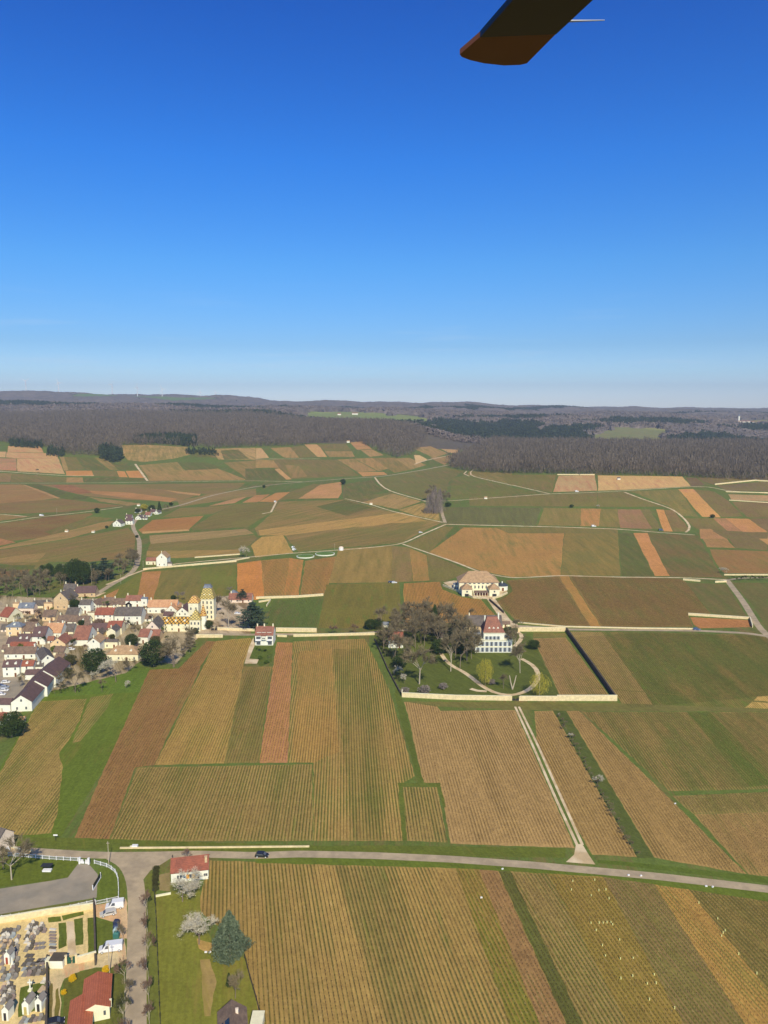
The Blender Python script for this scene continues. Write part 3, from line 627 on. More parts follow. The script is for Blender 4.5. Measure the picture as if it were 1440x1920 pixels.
def warp(g, k=1.0):                             # ragged patch borders
    y = g[:, 1]; f = k*np.clip((y-2300)/1500, 0, 1.4); x = g[:, 0]
    return np.stack([x+f*(60*np.sin(y/97+x/310)+38*np.sin(x/61+1.3)+25*np.sin(y/33)), y+f*(90*np.sin(x/140+2)+55*np.sin(x/47+y/200)+30*np.sin(x/19))], 1)
def cut(g, *polys):
    for p in polys: g = g[~inside(p, warp(g))]
    return g
# near wood on the right: its edge is followed along the photograph's wood edge, then it runs back over the plateau
edgeR = march(dens(zp('PX', '838,868 848,879 900,886 960,888 1040,890 1200,892 1300,896 1380,900 1500,903 2000,905'), False, 20))
def Yof(edge, g): return np.interp(g[:, 0]/g[:, 1], edge[:, 0]/edge[:, 1], edge[:, 1])
rightR = np.concatenate([edgeR, uY('2000,2250 1440,2280 1200,2300 1000,2300 930,2200 900,1900')])
edgeL = march(dens(zp('PX', '-600,826 0,829 28,832 60,836 80,838 112,852 180,856 214,860 236,856 220,836 300,834 400,841 480,838 560,836 640,827 662,828 690,836 722,852 745,859 772,852 782,846'), False, 20))
leftR = np.concatenate([edgeL, uY('800,2250 800,2450 770,2600 640,3100 480,3300 0,3400 -600,3400')])
CB = [crown_tris(34, 'egg', .34, .16, k, up=1.3) for k in range(6)]
CBf = [crown_tris(22, 'ball', .5, .28, 40+k, up=.8) for k in range(5)]
CC = [crown_tris(60, 'ball', .34, .5, 60+k) for k in range(5)]
CC2 = [crown_tris(40, 'cone', .36, .5, 70+k) for k in range(4)]
def trunkpr(seed):
    r = np.random.default_rng(seed); o = []
    for k in range(1):
        o += [(-.022, 0, 0), (.022, 0, 0), (r.normal(0, .03), 0, .75), (0, -.022, 0), (0, .022, 0), (0, r.normal(0, .03), .75)]
    return np.array(o)
def fill_w(pg, sp):
    big = pg.copy(); c0 = big.mean(0); lo = big.min(0)-260; hi = big.max(0)+260
    g = np.stack(np.meshgrid(np.arange(lo[0], hi[0], sp), np.arange(lo[1], hi[1], sp)), 2).reshape(-1, 2); g = g+RNG.uniform(-.45, .45, g.shape)*sp
    g = g[inside(pg, warp(g))]; s = g[:, 0]/g[:, 1]; return g[(s > -.66) & (s < .66)]
def wood(pg, sp, h0, protos, m, name, label, cat, w0=.75, cuts=(), zoff=0, ragged=False):
    g = fill(pg, sp) if not ragged else fill_w(pg, sp)
    if cuts: g = cut(g, *cuts)
    h = RNG.normal(h0, h0*.2, len(g)).clip(h0*.5, h0*1.4); wd = h*w0*RNG.uniform(.8, 1.2, len(g))
    return scatter(name, g, h, wd, m, protos, label, cat, zoff), g
pineL = march(dens(zp('PX', '184,856 196,864 214,868 232,864 229,852 214,846 196,845')))
pineB = march(dens(zp('PX', '18,838 80,842 82,832 18,826')))
pineC = march(dens(zp('PX', '248,831 300,832 360,838 372,836 368,824 330,820 260,824')))
pineD = march(dens(zp('PX', '345,852 412,855 400,847 350,845')))
pineE = march(dens(zp('PX', '88,855 120,858 122,842 92,842')))
wood(rightR, 8.2, 19, CB, M_BARE, 'bare_wood', 'dense grey-brown leafless wood on the right behind the vineyards', 'wood', .62)
wood(leftR, 10.5, 18, CB, M_BARE, 'bare_wood', 'wide brownish leafless forest covering the left hillside above the plots', 'wood', .75, (pineL, pineC))
for pg, lb, hh in ((pineL, 'clump of dark pines running down between the left hillside plots', 15), (pineB, 'low dark conifer patch at the far left forest edge', 11), (pineE, 'dark rounded conifers at the left forest edge beside straw coloured plots', 12),
               (pineC, 'row of tall dark pines on the skyline of the pale striped plot', 13), (pineD, 'small dark copse lying among the upper left plots', 9)):
    if len(pg): wood(pg, 7.5, hh, CC+CC2, M_CON, 'pine_grove', lb, 'pine grove', .5)
def canopy(name, y0, y1, step, hgt, m, label, holes):
    xs = []; rows_ = []; V = []; F_ = []
    ny = int((y1-y0)/step); nx = int(2*.68*y1/step); J, I = np.meshgrid(np.arange(ny+1), np.arange(nx+1), indexing='ij')
    X = (I/nx-.5)*2*.68*(y0+J*step)+RNG.uniform(-.35, .35, I.shape)*step; Yv = y0+J*step+RNG.uniform(-.35, .35, I.shape)*step
    q = np.stack([X.ravel(), Yv.ravel()], 1); H = hgt+RNG.normal(0, hgt*.13, len(q))+hgt*.10*np.sin(q[:, 0]/31+q[:, 1]/57)
    dead = np.zeros(len(q), bool)
    for h in holes: dead |= inside(h, warp(q))
    H[dead] = -2.5; Z = terr(q[:, 0], q[:, 1])+H; k = (J*(nx+1)+I)[:-1, :-1].ravel()
    f = np.stack([k, k+1, k+nx+2, k+nx+1], 1); f = f[~(dead[f].all(1))]
    me = npmesh(name, np.stack([q[:, 0], q[:, 1], Z], 1), f, m); me.polygons.foreach_set('use_smooth', np.ones(len(f), bool)); tag(link(name, me), label, 'wood', kind='stuff')
# low scrub under the wood edges closes the view between the trunks
# distant forest, dark pine belts, scattered woods out to the skyline
fieldM = uY('560,3250 790,3200 810,3900 700,4350 560,4400'); fieldR = uY('1115,2780 1250,2730 1270,3300 1120,3400'); fieldH = uY('600,4300 480,4000 490,4100 600,4500')
f1 = uY('1330,3900 1600,3900 1600,4400 1380,4300'); f2 = uY('130,6900 330,6700 420,7000 410,7600 150,7600'); f3 = uY('1090,3700 1200,3600 1200,3900 1100,3900')
pb1 = uY('-600,4000 0,4000 120,4050 220,4250 180,4550 0,4600 -600,4600'); pb2 = uY('380,3250 480,3080 600,2900 700,2750 800,2600 830,2700 760,3000 640,3250 480,3450 300,3400')
pb12 = uY('800,2650 860,2560 900,2650 880,2900 820,3000'); pb3 = uY('770,3150 830,2750 900,2480 1000,2500 1060,2620 1120,2850 1100,3400 1040,3350 1010,3000 990,3500 900,3450 800,3500'); pb4 = uY('1220,2500 1290,2420 1500,2450 1900,2450 1900,2900 1440,2850 1330,3050 1260,2800'); pb5 = uY('850,6300 900,6100 1080,6400 1050,6900 900,6800')
pb6 = uY('1360,3400 1440,3450 1900,3450 1900,3800 1370,3750')
pb7 = uY('1100,3500 1240,3400 1330,3500 1300,3800 1150,3750'); pb8 = uY('600,5600 800,5300 1000,5600 900,5900 700,5800'); pb9 = uY('860,3700 1000,3650 1060,3900 900,4000'); pb10 = uY('250,4300 500,4500 520,4800 300,4700'); pb11 = uY('1150,5600 1400,5500 1700,5700 1400,5850')
dark = [pb12, pb1, pb2, pb3, pb4, pb5, pb6, pb7, pb8, pb9, pb10, pb11]
mid = np.concatenate([uY('-600,3390 0,3390 480,3290 640,3090 770,2590 800,2440 900,2300 1000,2420 1440,2420 2000,2420'), uY('2000,5200 -600,5200')])
holes = dark+[fieldM, fieldR, fieldH, f1, uY('1000,2600 1110,2600 1110,2800 1020,2850'), f2, uY('300,6500 470,6500 480,6800 320,6800')]
nearcut = [np.concatenate([uY('-700,2300 -700,3390 0,3390 480,3290 640,3090 770,2590 800,2440 860,2400'), uY('860,2300')]), uY('700,2300 940,2300 900,2500 760,2560')]
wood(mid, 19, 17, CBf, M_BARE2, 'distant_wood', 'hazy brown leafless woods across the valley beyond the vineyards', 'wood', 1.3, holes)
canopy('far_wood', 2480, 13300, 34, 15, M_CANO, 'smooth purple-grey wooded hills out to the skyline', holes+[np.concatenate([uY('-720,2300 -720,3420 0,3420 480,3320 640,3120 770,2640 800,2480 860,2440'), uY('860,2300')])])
for pg, lb in ((pb1, 'long dark pine belt across the upper left forest'), (pb2, 'narrow dark pine strip behind the left hillside forest'), (pb3, 'dark blue-green pine slope across the central valley'),
               (pb4, 'dark pine wood behind the right plateau wood'), (pb5, 'small dark pine patch on the central skyline ridge'), (pb6, 'dark pine strip in front of the far village'),
    (pb12, 'dark pines closing the head of the central valley'), (pb7, 'dark pine slope behind the small valley clearing'), (pb8, 'long dark pine belt below the central skyline'), (pb9, 'dark pines above the central valley slope'), (pb10, 'dark pine patches behind the left forest'), (pb11, 'dark pine belt below the right skyline')):
    wood(pg, 13, 17, CC2+CC[:2], M_CON, 'pine_wood', lb, 'pine wood', .95, ragged=True)
# ---------------------------------------------------------------- haze: the air between here and the ridges
hz = MB().box(-9500, 9500, -300, 13900, -60, 560).obj('haze', None); m = bpy.data.materials.new('haze'); m.use_nodes = True; t = m.node_tree; t.nodes.clear()
pv = t.nodes.new('ShaderNodeVolumePrincipled'); pv.inputs['Density'].default_value = 8.5e-5; pv.inputs['Color'].default_value = (.70, .82, 1, 1); pv.inputs['Anisotropy'].default_value = .1
oo = t.nodes.new('ShaderNodeOutputMaterial'); t.links.new(pv.outputs[0], oo.inputs['Volume']); hz.data.materials.append(m); tag(hz, 'thin blue haze over the distant ridges', 'haze', kind='stuff')
# ---------------------------------------------------------------- building materials
def roof_mat(name, c, c2=None, rough=.85):
    m, t, b = new_mat(name); o = N(t, 'TexCoord').outputs['Object']
    n = noise(t, o, .55, 4, .7); n2 = noise(t, o, 3.5, 3, .8)
    w_ = N(t, 'TexWave'); w_.bands_direction = 'Z'; w_.inputs['Scale'].default_value = 1.1; w_.inputs['Distortion'].default_value = .6; t.links.new(o, w_.inputs['Vector'])
    a = mixc(t, M2(t, 'MULTIPLY_ADD', n, 4, -1.5, clamp=True), alb(c), alb(c2 or tuple(x*.82 for x in c)))
    k = M2(t, 'ADD', M2(t, 'MULTIPLY_ADD', n2, 1.3, .25), M2(t, 'MULTIPLY', w_.outputs['Fac'], .2))
    sc = N(t, 'VectorMath', operation='SCALE'); t.links.new(a, sc.inputs[0]); t.links.new(k, sc.inputs['Scale']); t.links.new(sc.outputs[0], b.inputs['Base Color'])
    b.inputs['Roughness'].default_value = rough; return m
def pattern_mat(name, ca, cb, cc, period=1.4):
    """glazed Burgundy tiles laid in lozenges, wrapped round the building by the face direction"""
    m, t, b = new_mat(name); o = N(t, 'TexCoord').outputs['Object']; sx = N(t, 'SeparateXYZ'); t.links.new(o, sx.inputs[0])
    nn = N(t, 'SeparateXYZ'); t.links.new(N(t, 'TexCoord').outputs['Normal'], nn.inputs[0])
    side = M2(t, 'GREATER_THAN', M2(t, 'ABSOLUTE', nn.outputs[0]), M2(t, 'ABSOLUTE', nn.outputs[1]))
    h = M2(t, 'ADD', M2(t, 'MULTIPLY', sx.outputs[0], M2(t, 'SUBTRACT', 1.0, side)), M2(t, 'MULTIPLY', sx.outputs[1], side))
    z = M2(t, 'MULTIPLY', sx.outputs[2], 1.35)
    def tri(e): return M2(t, 'ABSOLUTE', M2(t, 'MULTIPLY_ADD', M2(t, 'FRACT', M2(t, 'DIVIDE', e, period)), 2, -1))
    p = tri(M2(t, 'ADD', h, z)); q = tri(M2(t, 'SUBTRACT', h, z))
    edge = M2(t, 'GREATER_THAN', M2(t, 'MAXIMUM', p, q), .72); core = M2(t, 'LESS_THAN', M2(t, 'MAXIMUM', p, q), .3)
    c = mixc(t, edge, alb(ca), alb(cb)); c = mixc(t, core, c, alb(cc)); t.links.new(c, b.inputs['Base Color']); b.inputs['Roughness'].default_value = .45; b.inputs['Specular IOR Level'].default_value = .5
    return m
RB = roof_mat('brown_roof_tiles', (128,108,92), (104,88,78)); RD = roof_mat('dark_roof_tiles', (108,100,94), (86,80,76)); RR = roof_mat('red_roof_tiles', (150,90,72), (126,78,64))
RO = roof_mat('orange_roof_tiles', (196,154,116), (176,130,98)); RT = roof_mat('tan_roof_tiles', (176,146,112), (150,124,96)); RS = roof_mat('slate_roof', (122,128,138), (100,106,116), .6)
RP = roof_mat('purple_brown_roof', (104,82,80), (92,74,72)); RBR = roof_mat('red_brown_roof', (148,102,84), (124,86,74)); RK = roof_mat('rust_metal_roof', (170,98,70), (158,90,64), .55)
RY = pattern_mat('yellow_lozenge_tiles', (192,168,84), (104,96,60), (214,196,120), 2.2); RM = pattern_mat('maroon_lozenge_tiles', (150,88,60), (214,180,90), (96,52,44), 2.0); RYB = pattern_mat('yellow_black_lozenge_tiles', (206,160,70), (62,54,44), (214,170,80), 2.4)
def wmat(n, c): return mat(n, c, .9, .1, .5, bump=0)
WW = wmat('white_render', (236,228,206)); WC = wmat('cream_render', (232,216,184)); WO = wmat('ochre_render', (220,194,152)); WG = mat('rubble_stone', (196,172,134), .95, .3, 1.6); WP = wmat('pale_pink_render', (224,204,184))
M_GL = mat('window_glass', (84,88,94), .25, .1, 2, spec=.6); M_SHB = mat('blue_grey_shutters', (150,158,170), .7, .05); M_SHW = mat('white_shutters', (222,220,212), .7, .05); M_SHO = mat('orange_shutters', (226,158,62), .7, .05)
M_DR = mat('brown_door', (112,74,48), .7, .1); M_DO = mat('orange_door', (190,92,40), .7, .05); M_WHITE = mat('white_paint', (236,234,228), .5, .03); M_DKM = mat('dark_metal', (52,52,54), .5, .05)
M_STONE = mat('limestone_wall', (214,196,154), .95, .22, .8, bump=.2); M_COP = mat('pale_coping', (228,216,184), .9, .12, 1); M_DKST = mat('shaded_dark_stone', (86,78,68), .95, .25, .6); M_TR = mat('bark', (128,114,98), .95, .2, 2); M_PALE = mat('pale_bark', (176,164,144), .9, .2, 2)  # M_DKST: shade of the diagonal and cemetery walls is put into its dark colour
_mesh = {}
def wmesh(wd, h, m, nm, th=.08):
    k = (round(wd, 2), round(h, 2), m.name, nm, th)
    if k not in _mesh: _mesh[k] = MB().box(-wd/2, wd/2, -th, .02, 0, h).me(nm, m)
    return _mesh[k]
def window(par, x, y, z, rz, wd=.8, h=1.2, shut=None, frame=True):
    o = link('window', wmesh(wd, h, M_GL, 'window'), par); o.location = (x, y, z); o.rotation_euler = (0, 0, rz)
    if shut:
        for s in (-1, 1):
            q = link('shutter', wmesh(wd*.52, h, shut, 'shutter', .11), o); q.location = (s*wd*.80, 0, 0)
    return o
def plate(par, name, m, x, y, z, rz, wd, h, th=.1):
    o = link(name, wmesh(wd, h, m, name, th), par); o.location = (x, y, z); o.rotation_euler = (0, 0, rz); return o
def gable(par, L, W, e, r, rm, wm, over=.35, hip=0, nm=('wall', 'roof')):
    """x along the ridge; returns parts"""
    if hip:
        wl = MB().box(-L/2, L/2, -W/2, W/2, 0, e).obj(nm[0], wm, par); o = over; hl = min(hip, L/2-.02)
        rf = MB().add([(-L/2-o,-W/2-o,e+.02),(L/2+o,-W/2-o,e+.02),(L/2+o,W/2+o,e+.02),(-L/2-o,W/2+o,e+.02),(-L/2-o,-W/2-o,e+.2),(L/2+o,-W/2-o,e+.2),(L/2+o,W/2+o,e+.2),(-L/2-o,W/2+o,e+.2),(-L/2+hl,0,e+r),(L/2-hl,0,e+r)],
              [(0,3,2,1),(0,1,5,4),(1,2,6,5),(2,3,7,6),(3,0,4,7),(4,5,9,8),(5,6,9),(6,7,8,9),(7,4,8)]).obj(nm[1], rm, par)
        return wl, rf
    pr = [(-W/2,0),(W/2,0),(W/2,e),(0,e+r),(-W/2,e)]
    wl = MB().prism([(-L/2,y,z) for y, z in pr], [(L/2,y,z) for y, z in pr]).obj(nm[0], wm, par)
    k = r/(W/2); yo = W/2+over; ze = e-over*k; t = .22
    pr = [(-yo,ze+.03),(0,e+r+.03),(yo,ze+.03),(yo,ze+.03+t),(0,e+r+.03+t),(-yo,ze+.03+t)]
    a = [(-L/2-over*.6,y,z) for y, z in pr]; b = [(L/2+over*.6,y,z) for y, z in pr]
    rf = MB().add(a+b, [(0,1,4,5),(1,2,3,4),(6,11,10,7),(7,10,9,8),(0,5,11,6),(5,4,10,11),(4,3,9,10),(3,2,8,9),(0,6,7,1),(1,7,8,2)]).obj(nm[1], rm, par)
    return wl, rf
def chimney(rf, x, y, z, m, h=1.5):
    o = MB().box(-.35, .35, -.28, .28, -1.2, h).box(-.42, .42, -.35, .35, h, h+.15).obj('chimney', m, rf); o.location = (x, y, z); return o
def dormer(rf, x, y, z, wm, rm):
    d = MB().prism([(-.6,0,0),(.6,0,0),(.6,0,1.1),(0,0,1.7),(-.6,0,1.1)], [(-.6,2,0),(.6,2,0),(.6,2,1.1),(0,2,1.7),(-.6,2,1.1)]).obj('dormer', wm, rf)
    d.location = (x, y, z); 
    return d
def house(label, A, B, W, e, r, rm, wm, hip=0, win=1, ends=0, chim=1, shut=None, door=1, dorm=0, cat='house', name='village_house', group='houses of the village'):
    """A, B: ground points under the two ridge ends"""
    A = Vector(A); B = Vector(B)
    if B.x < A.x: A, B = B, A
    c = (A+B)/2; d = (B-A); L = max(d.xy.length, 2); rz = math.atan2(d.y, d.x)
    root = empty(name, (c.x, c.y, min(A.z, B.z)), rz, label=label, cat=cat, group=group)
    wl, rf = gable(root, L, W, e, r, rm, wm, hip=hip)
    if win:
        n = max(1, int(L/3.9)); fl = 2 if e > 4.6 else 1
        for j in range(fl):
            z = (.9 if fl == 1 else .95+j*2.75)
            if z+1.4 > e: z = max(.2, e-1.6)
            for i in range(n):
                if door and j == 0 and i == n//2: plate(root, 'door', M_DR, -L/2+L*(i+.5)/n, -W/2, 0, 0, 1.0, min(2.1, e-.2)); continue
                window(root, -L/2+L*(i+.5)/n, -W/2, z, 0, h=min(1.2, e-z-.15), shut=shut)
    if ends or not win:
        near = [(-L/2, -math.pi/2), (L/2, math.pi/2)]
        for x, a in near:
            if abs(math.sin(rz+a+math.pi)) < 0: continue
            for q in (-W*.22, W*.22): window(root, x, q, min(1.0, e-1.5) if e > 1.6 else .3, a, shut=shut)
            if r > 2.2: window(root, x, 0, e+.2, a, .8, 1.1)
    for i in range(chim):
        q = (-.42, .42, .1)[i % 3]; chimney(rf, q*L if not hip else q*(L-2*hip)*.8, .0, e+r, wm if i else WC)
    for i in range(dorm):
        dormer(rf, -L/2+L*(i+.5)/dorm, -W*.36, e+r*.2, WW, rm)
    return root
def conv(z, xc, yb):
    ox, oy, k = ZO[z]; p = P(ox+xc/k, oy+yb/k); return p, k*ppm(p)
def HX(z, xc, yb, w, wh, rh, rm, wm, label, rot=0, **kw):
    p, s = conv(z, xc, yb); dd = dep(p); L = w/s; e = max(1.8, wh/(s*math.cos(dd))); hd = 1.15*rh/s/(math.sin(dd)+.78*math.cos(dd)); r = .82*hd
    ux = Vector((math.cos(R(rot)), math.sin(R(rot)), 0)); uy = Vector((-ux.y, ux.x, 0)); c = p+uy*hd
    return house(label, c-ux*L/2, c+ux*L/2, 2*hd, e, r, rm, wm, **kw)
def HG(z, xc, yb, w, wh, L, rm, wm, label, rot=0, slope=.75, **kw):
    p, s = conv(z, xc, yb); dd = dep(p); W = w/s; e = max(1.8, wh/(s*math.cos(dd))); uy = Vector((math.sin(R(rot)), math.cos(R(rot)), 0))
    kw.setdefault('win', 0); kw.setdefault('ends', 1); kw.setdefault('door', 0)
    return house(label, p, p+uy*L, W, e, slope*W/2, rm, wm, **kw)
# ---------------------------------------------------------------- the village
HX('X',60,600,190,70,120,RR,WC,'cream house with bright red roof at the far left, upper end of the village street',rot=-24)
HX('X',212,812,232,122,70,RS,WO,'ochre house with blue-grey slate hipped roof on the village street corner',hip=3.0,win=1,shut=M_SHW,dorm=1)
HX('X',420,800,200,52,115,RB,WC,'brown-roofed house directly right of the slate-roofed ochre house')
HX('X',582,948,195,120,125,RP,WW,'white two-storey house with one white dormer, behind the gabled barn of orange render',dorm=1)
HX('X',345,972,190,70,95,RP,WW,'white house with dark roof between the slate-roofed house and the dormered white one',dorm=2)
HX('X',165,978,132,42,85,RP,WW,'small low white house at the street edge under the slate-roofed ochre house')
HX('X',300,1162,455,78,85,RB,WW,'long low white house with weathered grey-brown roof beside the street',rot=3,chim=2)
HX('X',330,1010,360,20,45,RR,WP,'thin red-roofed outbuilding behind the long low white house',win=0,chim=0)
HX('O',222,505,310,190,110,RP,WW,'white three-window house with dark dormered roof nearest the parked cars',rot=6,dorm=2,chim=1)
HX('O',520,462,255,165,85,RR,WW,'white terraced house with the small bright red roof',rot=5,dorm=1)
HX('O',735,420,190,120,75,RD,WW,'white terraced house with dark roof between the red roof and the white gable',rot=5,dorm=1)
HG('O',935,385,225,215,17,RD,WW,'tall white gable end with grey roof closing the lower terrace',rot=-32,slope=.8)
HX('O',660,560,340,105,75,RP,WW,'garage with purple-brown roof and large grey door in the lower village',rot=4,win=0,chim=0,name='garage',cat='garage',group=None)
def barn(label, a, b, wpx, e, r, group='barn range at the village edge'):
    A = P(*a); B = P(*b); house(label, A, B, wpx/ppm(A), e, r, RP, WW, win=0, ends=0, chim=0, cat='barn', name='barn', group=group)
barn('white gabled barn nearest the vineyard with one nine-pane window', (41,1334), (66,1306), 37, 4.6, 3.2)
barn('middle white barn of the stepped range with dark roof', (68,1307), (82,1288), 40, 5.0, 3.4)
barn('uppermost and longest barn of the stepped range, dark brown roof', (84,1289), (112,1262), 42, 5.4, 3.6)
HX('O',90,1185,230,150,90,RP,WW,'white building with maroon roof cut by the left picture edge, below the parked cars',win=0,chim=0)
HX('O',0,1420,150,60,130,RR,WW,'red-roofed house at the left picture edge behind the dark conifer',win=0,rot=-15)
HX('O',410,1400,100,50,45,RO,WC,'tiny orange-roofed shed beside the dark conifer at the field edge',win=0,chim=0,name='shed',cat='shed',group=None)
HG('X',870,1015,225,80,11,RBR,WO,'ochre gable with red-brown roof in the middle of the lower village')
HX('X',800,852,235,82,120,RO,WW,'white house with patchy orange-tan roof in the lower village centre',chim=2)
HX('X',1010,805,175,55,95,RD,WC,'dark-roofed cream house joined to the orange-tan roof')
HX('X',1210,967,222,92,175,RBR,WW,'barn with large square red-brown roof and an orange door',win=0,chim=0,name='village_barn',cat='barn',group=None)
HX('X',1000,642,290,26,80,RB,WW,'long low house with brown roof left of the dark slated yard',chim=1)
HX('X',1235,664,170,34,90,RB,WC,'brown-roofed house with one dormer behind the square red-brown roof',dorm=1)
HX('X',730,592,190,62,85,RB,WO,'brown-roofed house left of the big stone gable')
HX('X',1080,532,185,26,85,RD,WW,'dark-roofed low house under the big stone gable',chim=2)
HG('X',918,420,235,150,13,RD,WG,'tall stone gable building with dark roof at the upper village',rot=10,slope=.9)
HX('X',1040,232,175,112,70,RD,WG,'rubble stone house with tall chimney at the top of the village',chim=2)
HX('X',1275,232,300,60,85,RP,WG,'long stone farmhouse at the top of the village beside the road',rot=6)
HX('X',390,492,230,92,65,RS,WP,'pale pink house with grey slate roof in the upper left village',dorm=1)
HX('X',600,402,245,42,62,RD,WC,'low dark-roofed cream house left of the stone gable')
HX('X',250,430,105,100,18,RT,WO,'ochre box-shaped house at the upper left edge of the village',hip=1.5,win=0)
HX('X',725,420,125,92,16,RT,WO,'ochre box-shaped house attached left of the stone gable',hip=1.5,win=1)
HX('X',1280,482,165,132,60,RD,WW,'tall white house above the cream tower house')
HG('Y',110,402,160,45,10,RB,WW,'white gable beside the brown-tan roof in the upper village',rot=15)
HX('Y',330,392,155,22,95,RB,WC,'brown-tan roof house left of the cream long house')
HX('Y',505,387,190,42,75,RB,WC,'cream house with brown roof left of the white two-storey house')
HX('Y',722,388,235,100,65,RBR,WW,'white two-storey house with reddish roof and many windows beside the tower house')
HX('Y',885,412,88,150,26,RS,WW,'narrow white tower house with slate roof at the upper village edge',hip=2,win=1)
HG('Y',650,388,95,40,9,RD,WW,'small white gable in front of the white two-storey house')
HX('Y',1150,478,440,92,90,RO,WW,'long white building with pale orange roof in front of the vineyard',chim=1)
HG('Y',1290,505,190,60,15,RO,WW,'white gable with bright orange roof joined to the long orange-roofed building',slope=.9,ends=0)
HG('Z',252,455,140,45,14,RP,WW,'plain white gable with purple roof left of the patterned tower',slope=.8,ends=0)
HX('Y',285,608,275,106,90,RR,WW,'white house with long red-brown roof in the village centre',chim=2)
HX('Y',720,648,240,132,110,RD,WW,'tall white house with dark roof and balcony in the village centre',chim=1)
HX('Y',535,605,190,90,110,RD,WW,'white house with dark roof and skylight right of the long red-brown roof')
HX('Y',92,608,100,140,12,RT,WC,'cream tower-like house with nearly flat top in the village centre',hip=1,win=0,chim=0)
HX('Y',190,800,290,75,80,RP,WC,'dark purple-roofed house right of the square red-brown barn roof')
HX('Y',440,795,210,104,80,RR,WC,'cream house with bright red roof in the right half of the village',win=1)
HG('Y',392,860,124,112,9,RD,WC,'small cream gabled house in front of the bright red roof')
HG('Y',130,1064,185,140,10,RT,WW,'white gabled house with beige roof beside the round dark evergreen')
HX('Y',380,1002,210,98,26,RD,WC,'cream annex with flat dark roof between two gabled houses',win=1,chim=0)
HG('Y',190,852,118,60,8,RD,WO,'small ochre gable with dark roof above the beige-roofed gable')
HX('Y',560,1192,465,92,120,RT,WC,'large cream house with wide hipped tan roof and white dormers at the orchard edge',hip=4.5,dorm=2,chim=2)
HG('Y',1010,835,190,135,13,RD,WP,'tall pale stone gable with dark steep roof beside the patterned long roof',slope=1.1)
HX('Y',868,932,150,100,100,RBR,WW,'white cottage with patched red-brown roof under the tall stone gable',rot=-8)
HX('Y',1020,905,170,55,105,RBR,WG,'stone lean house with weathered red roof beside the tall stone gable')
HX('Z',175,625,300,90,58,RYB,WC,'long cream building with yellow and black lozenge tiled roof',name='winery_wing',cat='building',group=None,win=1,chim=0,dorm=3)
# hamlet beside the left road
ham = 'houses of the small hamlet on the left'
for x,yb,w,wh,rh,kind,rm,lb in ((300,385,170,60,0,'g',RD,'white gable at the left tip of the hamlet'),(535,345,135,75,45,'x',RP,'white rectangular house nearest the bend of the hamlet road'),(520,240,120,10,50,'x',RP,'purple-roofed house behind the white rectangular one'),
    (710,250,120,35,0,'g',RD,'white gable in the middle of the hamlet'),(780,240,110,20,45,'x',RD,'dark-roofed house in the hamlet centre'),(890,190,100,25,50,'x',RBR,'red-brown roofed house in the upper hamlet'),
    (840,250,80,30,20,'x',RD,'low white annex by the hamlet road'),(985,130,90,20,45,'x',RP,'purple-brown roof at the top of the hamlet'),(1060,150,80,40,0,'g',RD,'small white gable at the upper end of the hamlet'),(700,120,110,5,45,'x',RP,'dark barn roof at the back of the hamlet')):
    if kind == 'x': HX('T',x,yb,w,wh,rh,rm,WW,lb,name='hamlet_house',group=ham,win=1,door=0)
    else: HG('T',x,yb,w,wh,9,rm,WW,lb,name='hamlet_house',group=ham,rot=12)
HG('T',1168,1150,205,160,11,RT,WW,'isolated white house with beige gable roof beside the road above the village',rot=0,slope=.95,group=None,name='country_house')
HX('T',955,1120,190,75,55,RBR,WC,'low brown-roofed annex left of the isolated white house',group=None,name='annex',cat='annex',win=1,chim=0)
HX('T',1320,1150,80,60,18,RD,WP,'small open shed right of the isolated white house',group=None,name='shed',cat='shed',win=0,chim=0)
# far farms and village
for i, (x, y) in enumerate(((636,777),(663,776),(668,776),(1323,788),(1354,790),(1368,790),(1376,790),(1386,791),(1394,791),(1402,791),(1410,792),(1424,792),(1436,793))):
    p = P(x, y+1.5); s = ppm(p)
    house(('white farmhouse in the green clearing below the skyline','long white farm building in the green clearing','small white shed right of the farm in the clearing')[i] if i < 3 else 'tiny white house of the far village near the right horizon',
          p-Vector((3.0/s, 0, 0)), p+Vector((3.4/s, 0, 0)), 9, 7, 4, RBR, WW, win=0, chim=0, name='far_house', group='white houses far away' if i > 2 else 'farm in the clearing', cat='house')
p = P(1385, 792); s = ppm(p); r_ = empty('church', p, label='far village church with white pointed tower on the right horizon', cat='church')
MB().box(-4, 4, -4, 4, 0, 34).obj('tower', WW, r_); MB().cyl((0, 0), 5.6, .2, 34, 50, 4).obj('spire', RS, r_)
for z_, x, y, lb in (('B',519,420,'small white hut at the forest edge above the middle hillside'),('B',647,768,'small white hut beside the track in the central plots'),('C',600,628,'small dark-roofed hut standing in the straw coloured plot'),
                 ('A',780,776,'white hut above the hamlet beside the pale track'),('A',375,922,'lone white shed at the edge of the left plots'),('A',525,926,'white shed left of the hamlet between brown plots'),('B',1292,736,'white hut on the track right of the poplars')):
    p, s = conv(z_, x, y); r_ = empty('vineyard_hut', p, 0, label=lb, cat='hut', group='huts among the vineyards'); gable(r_, 16/s, 12/s, 8/s, 5/s, RD if z_ == 'C' else RT, WW, over=.15)

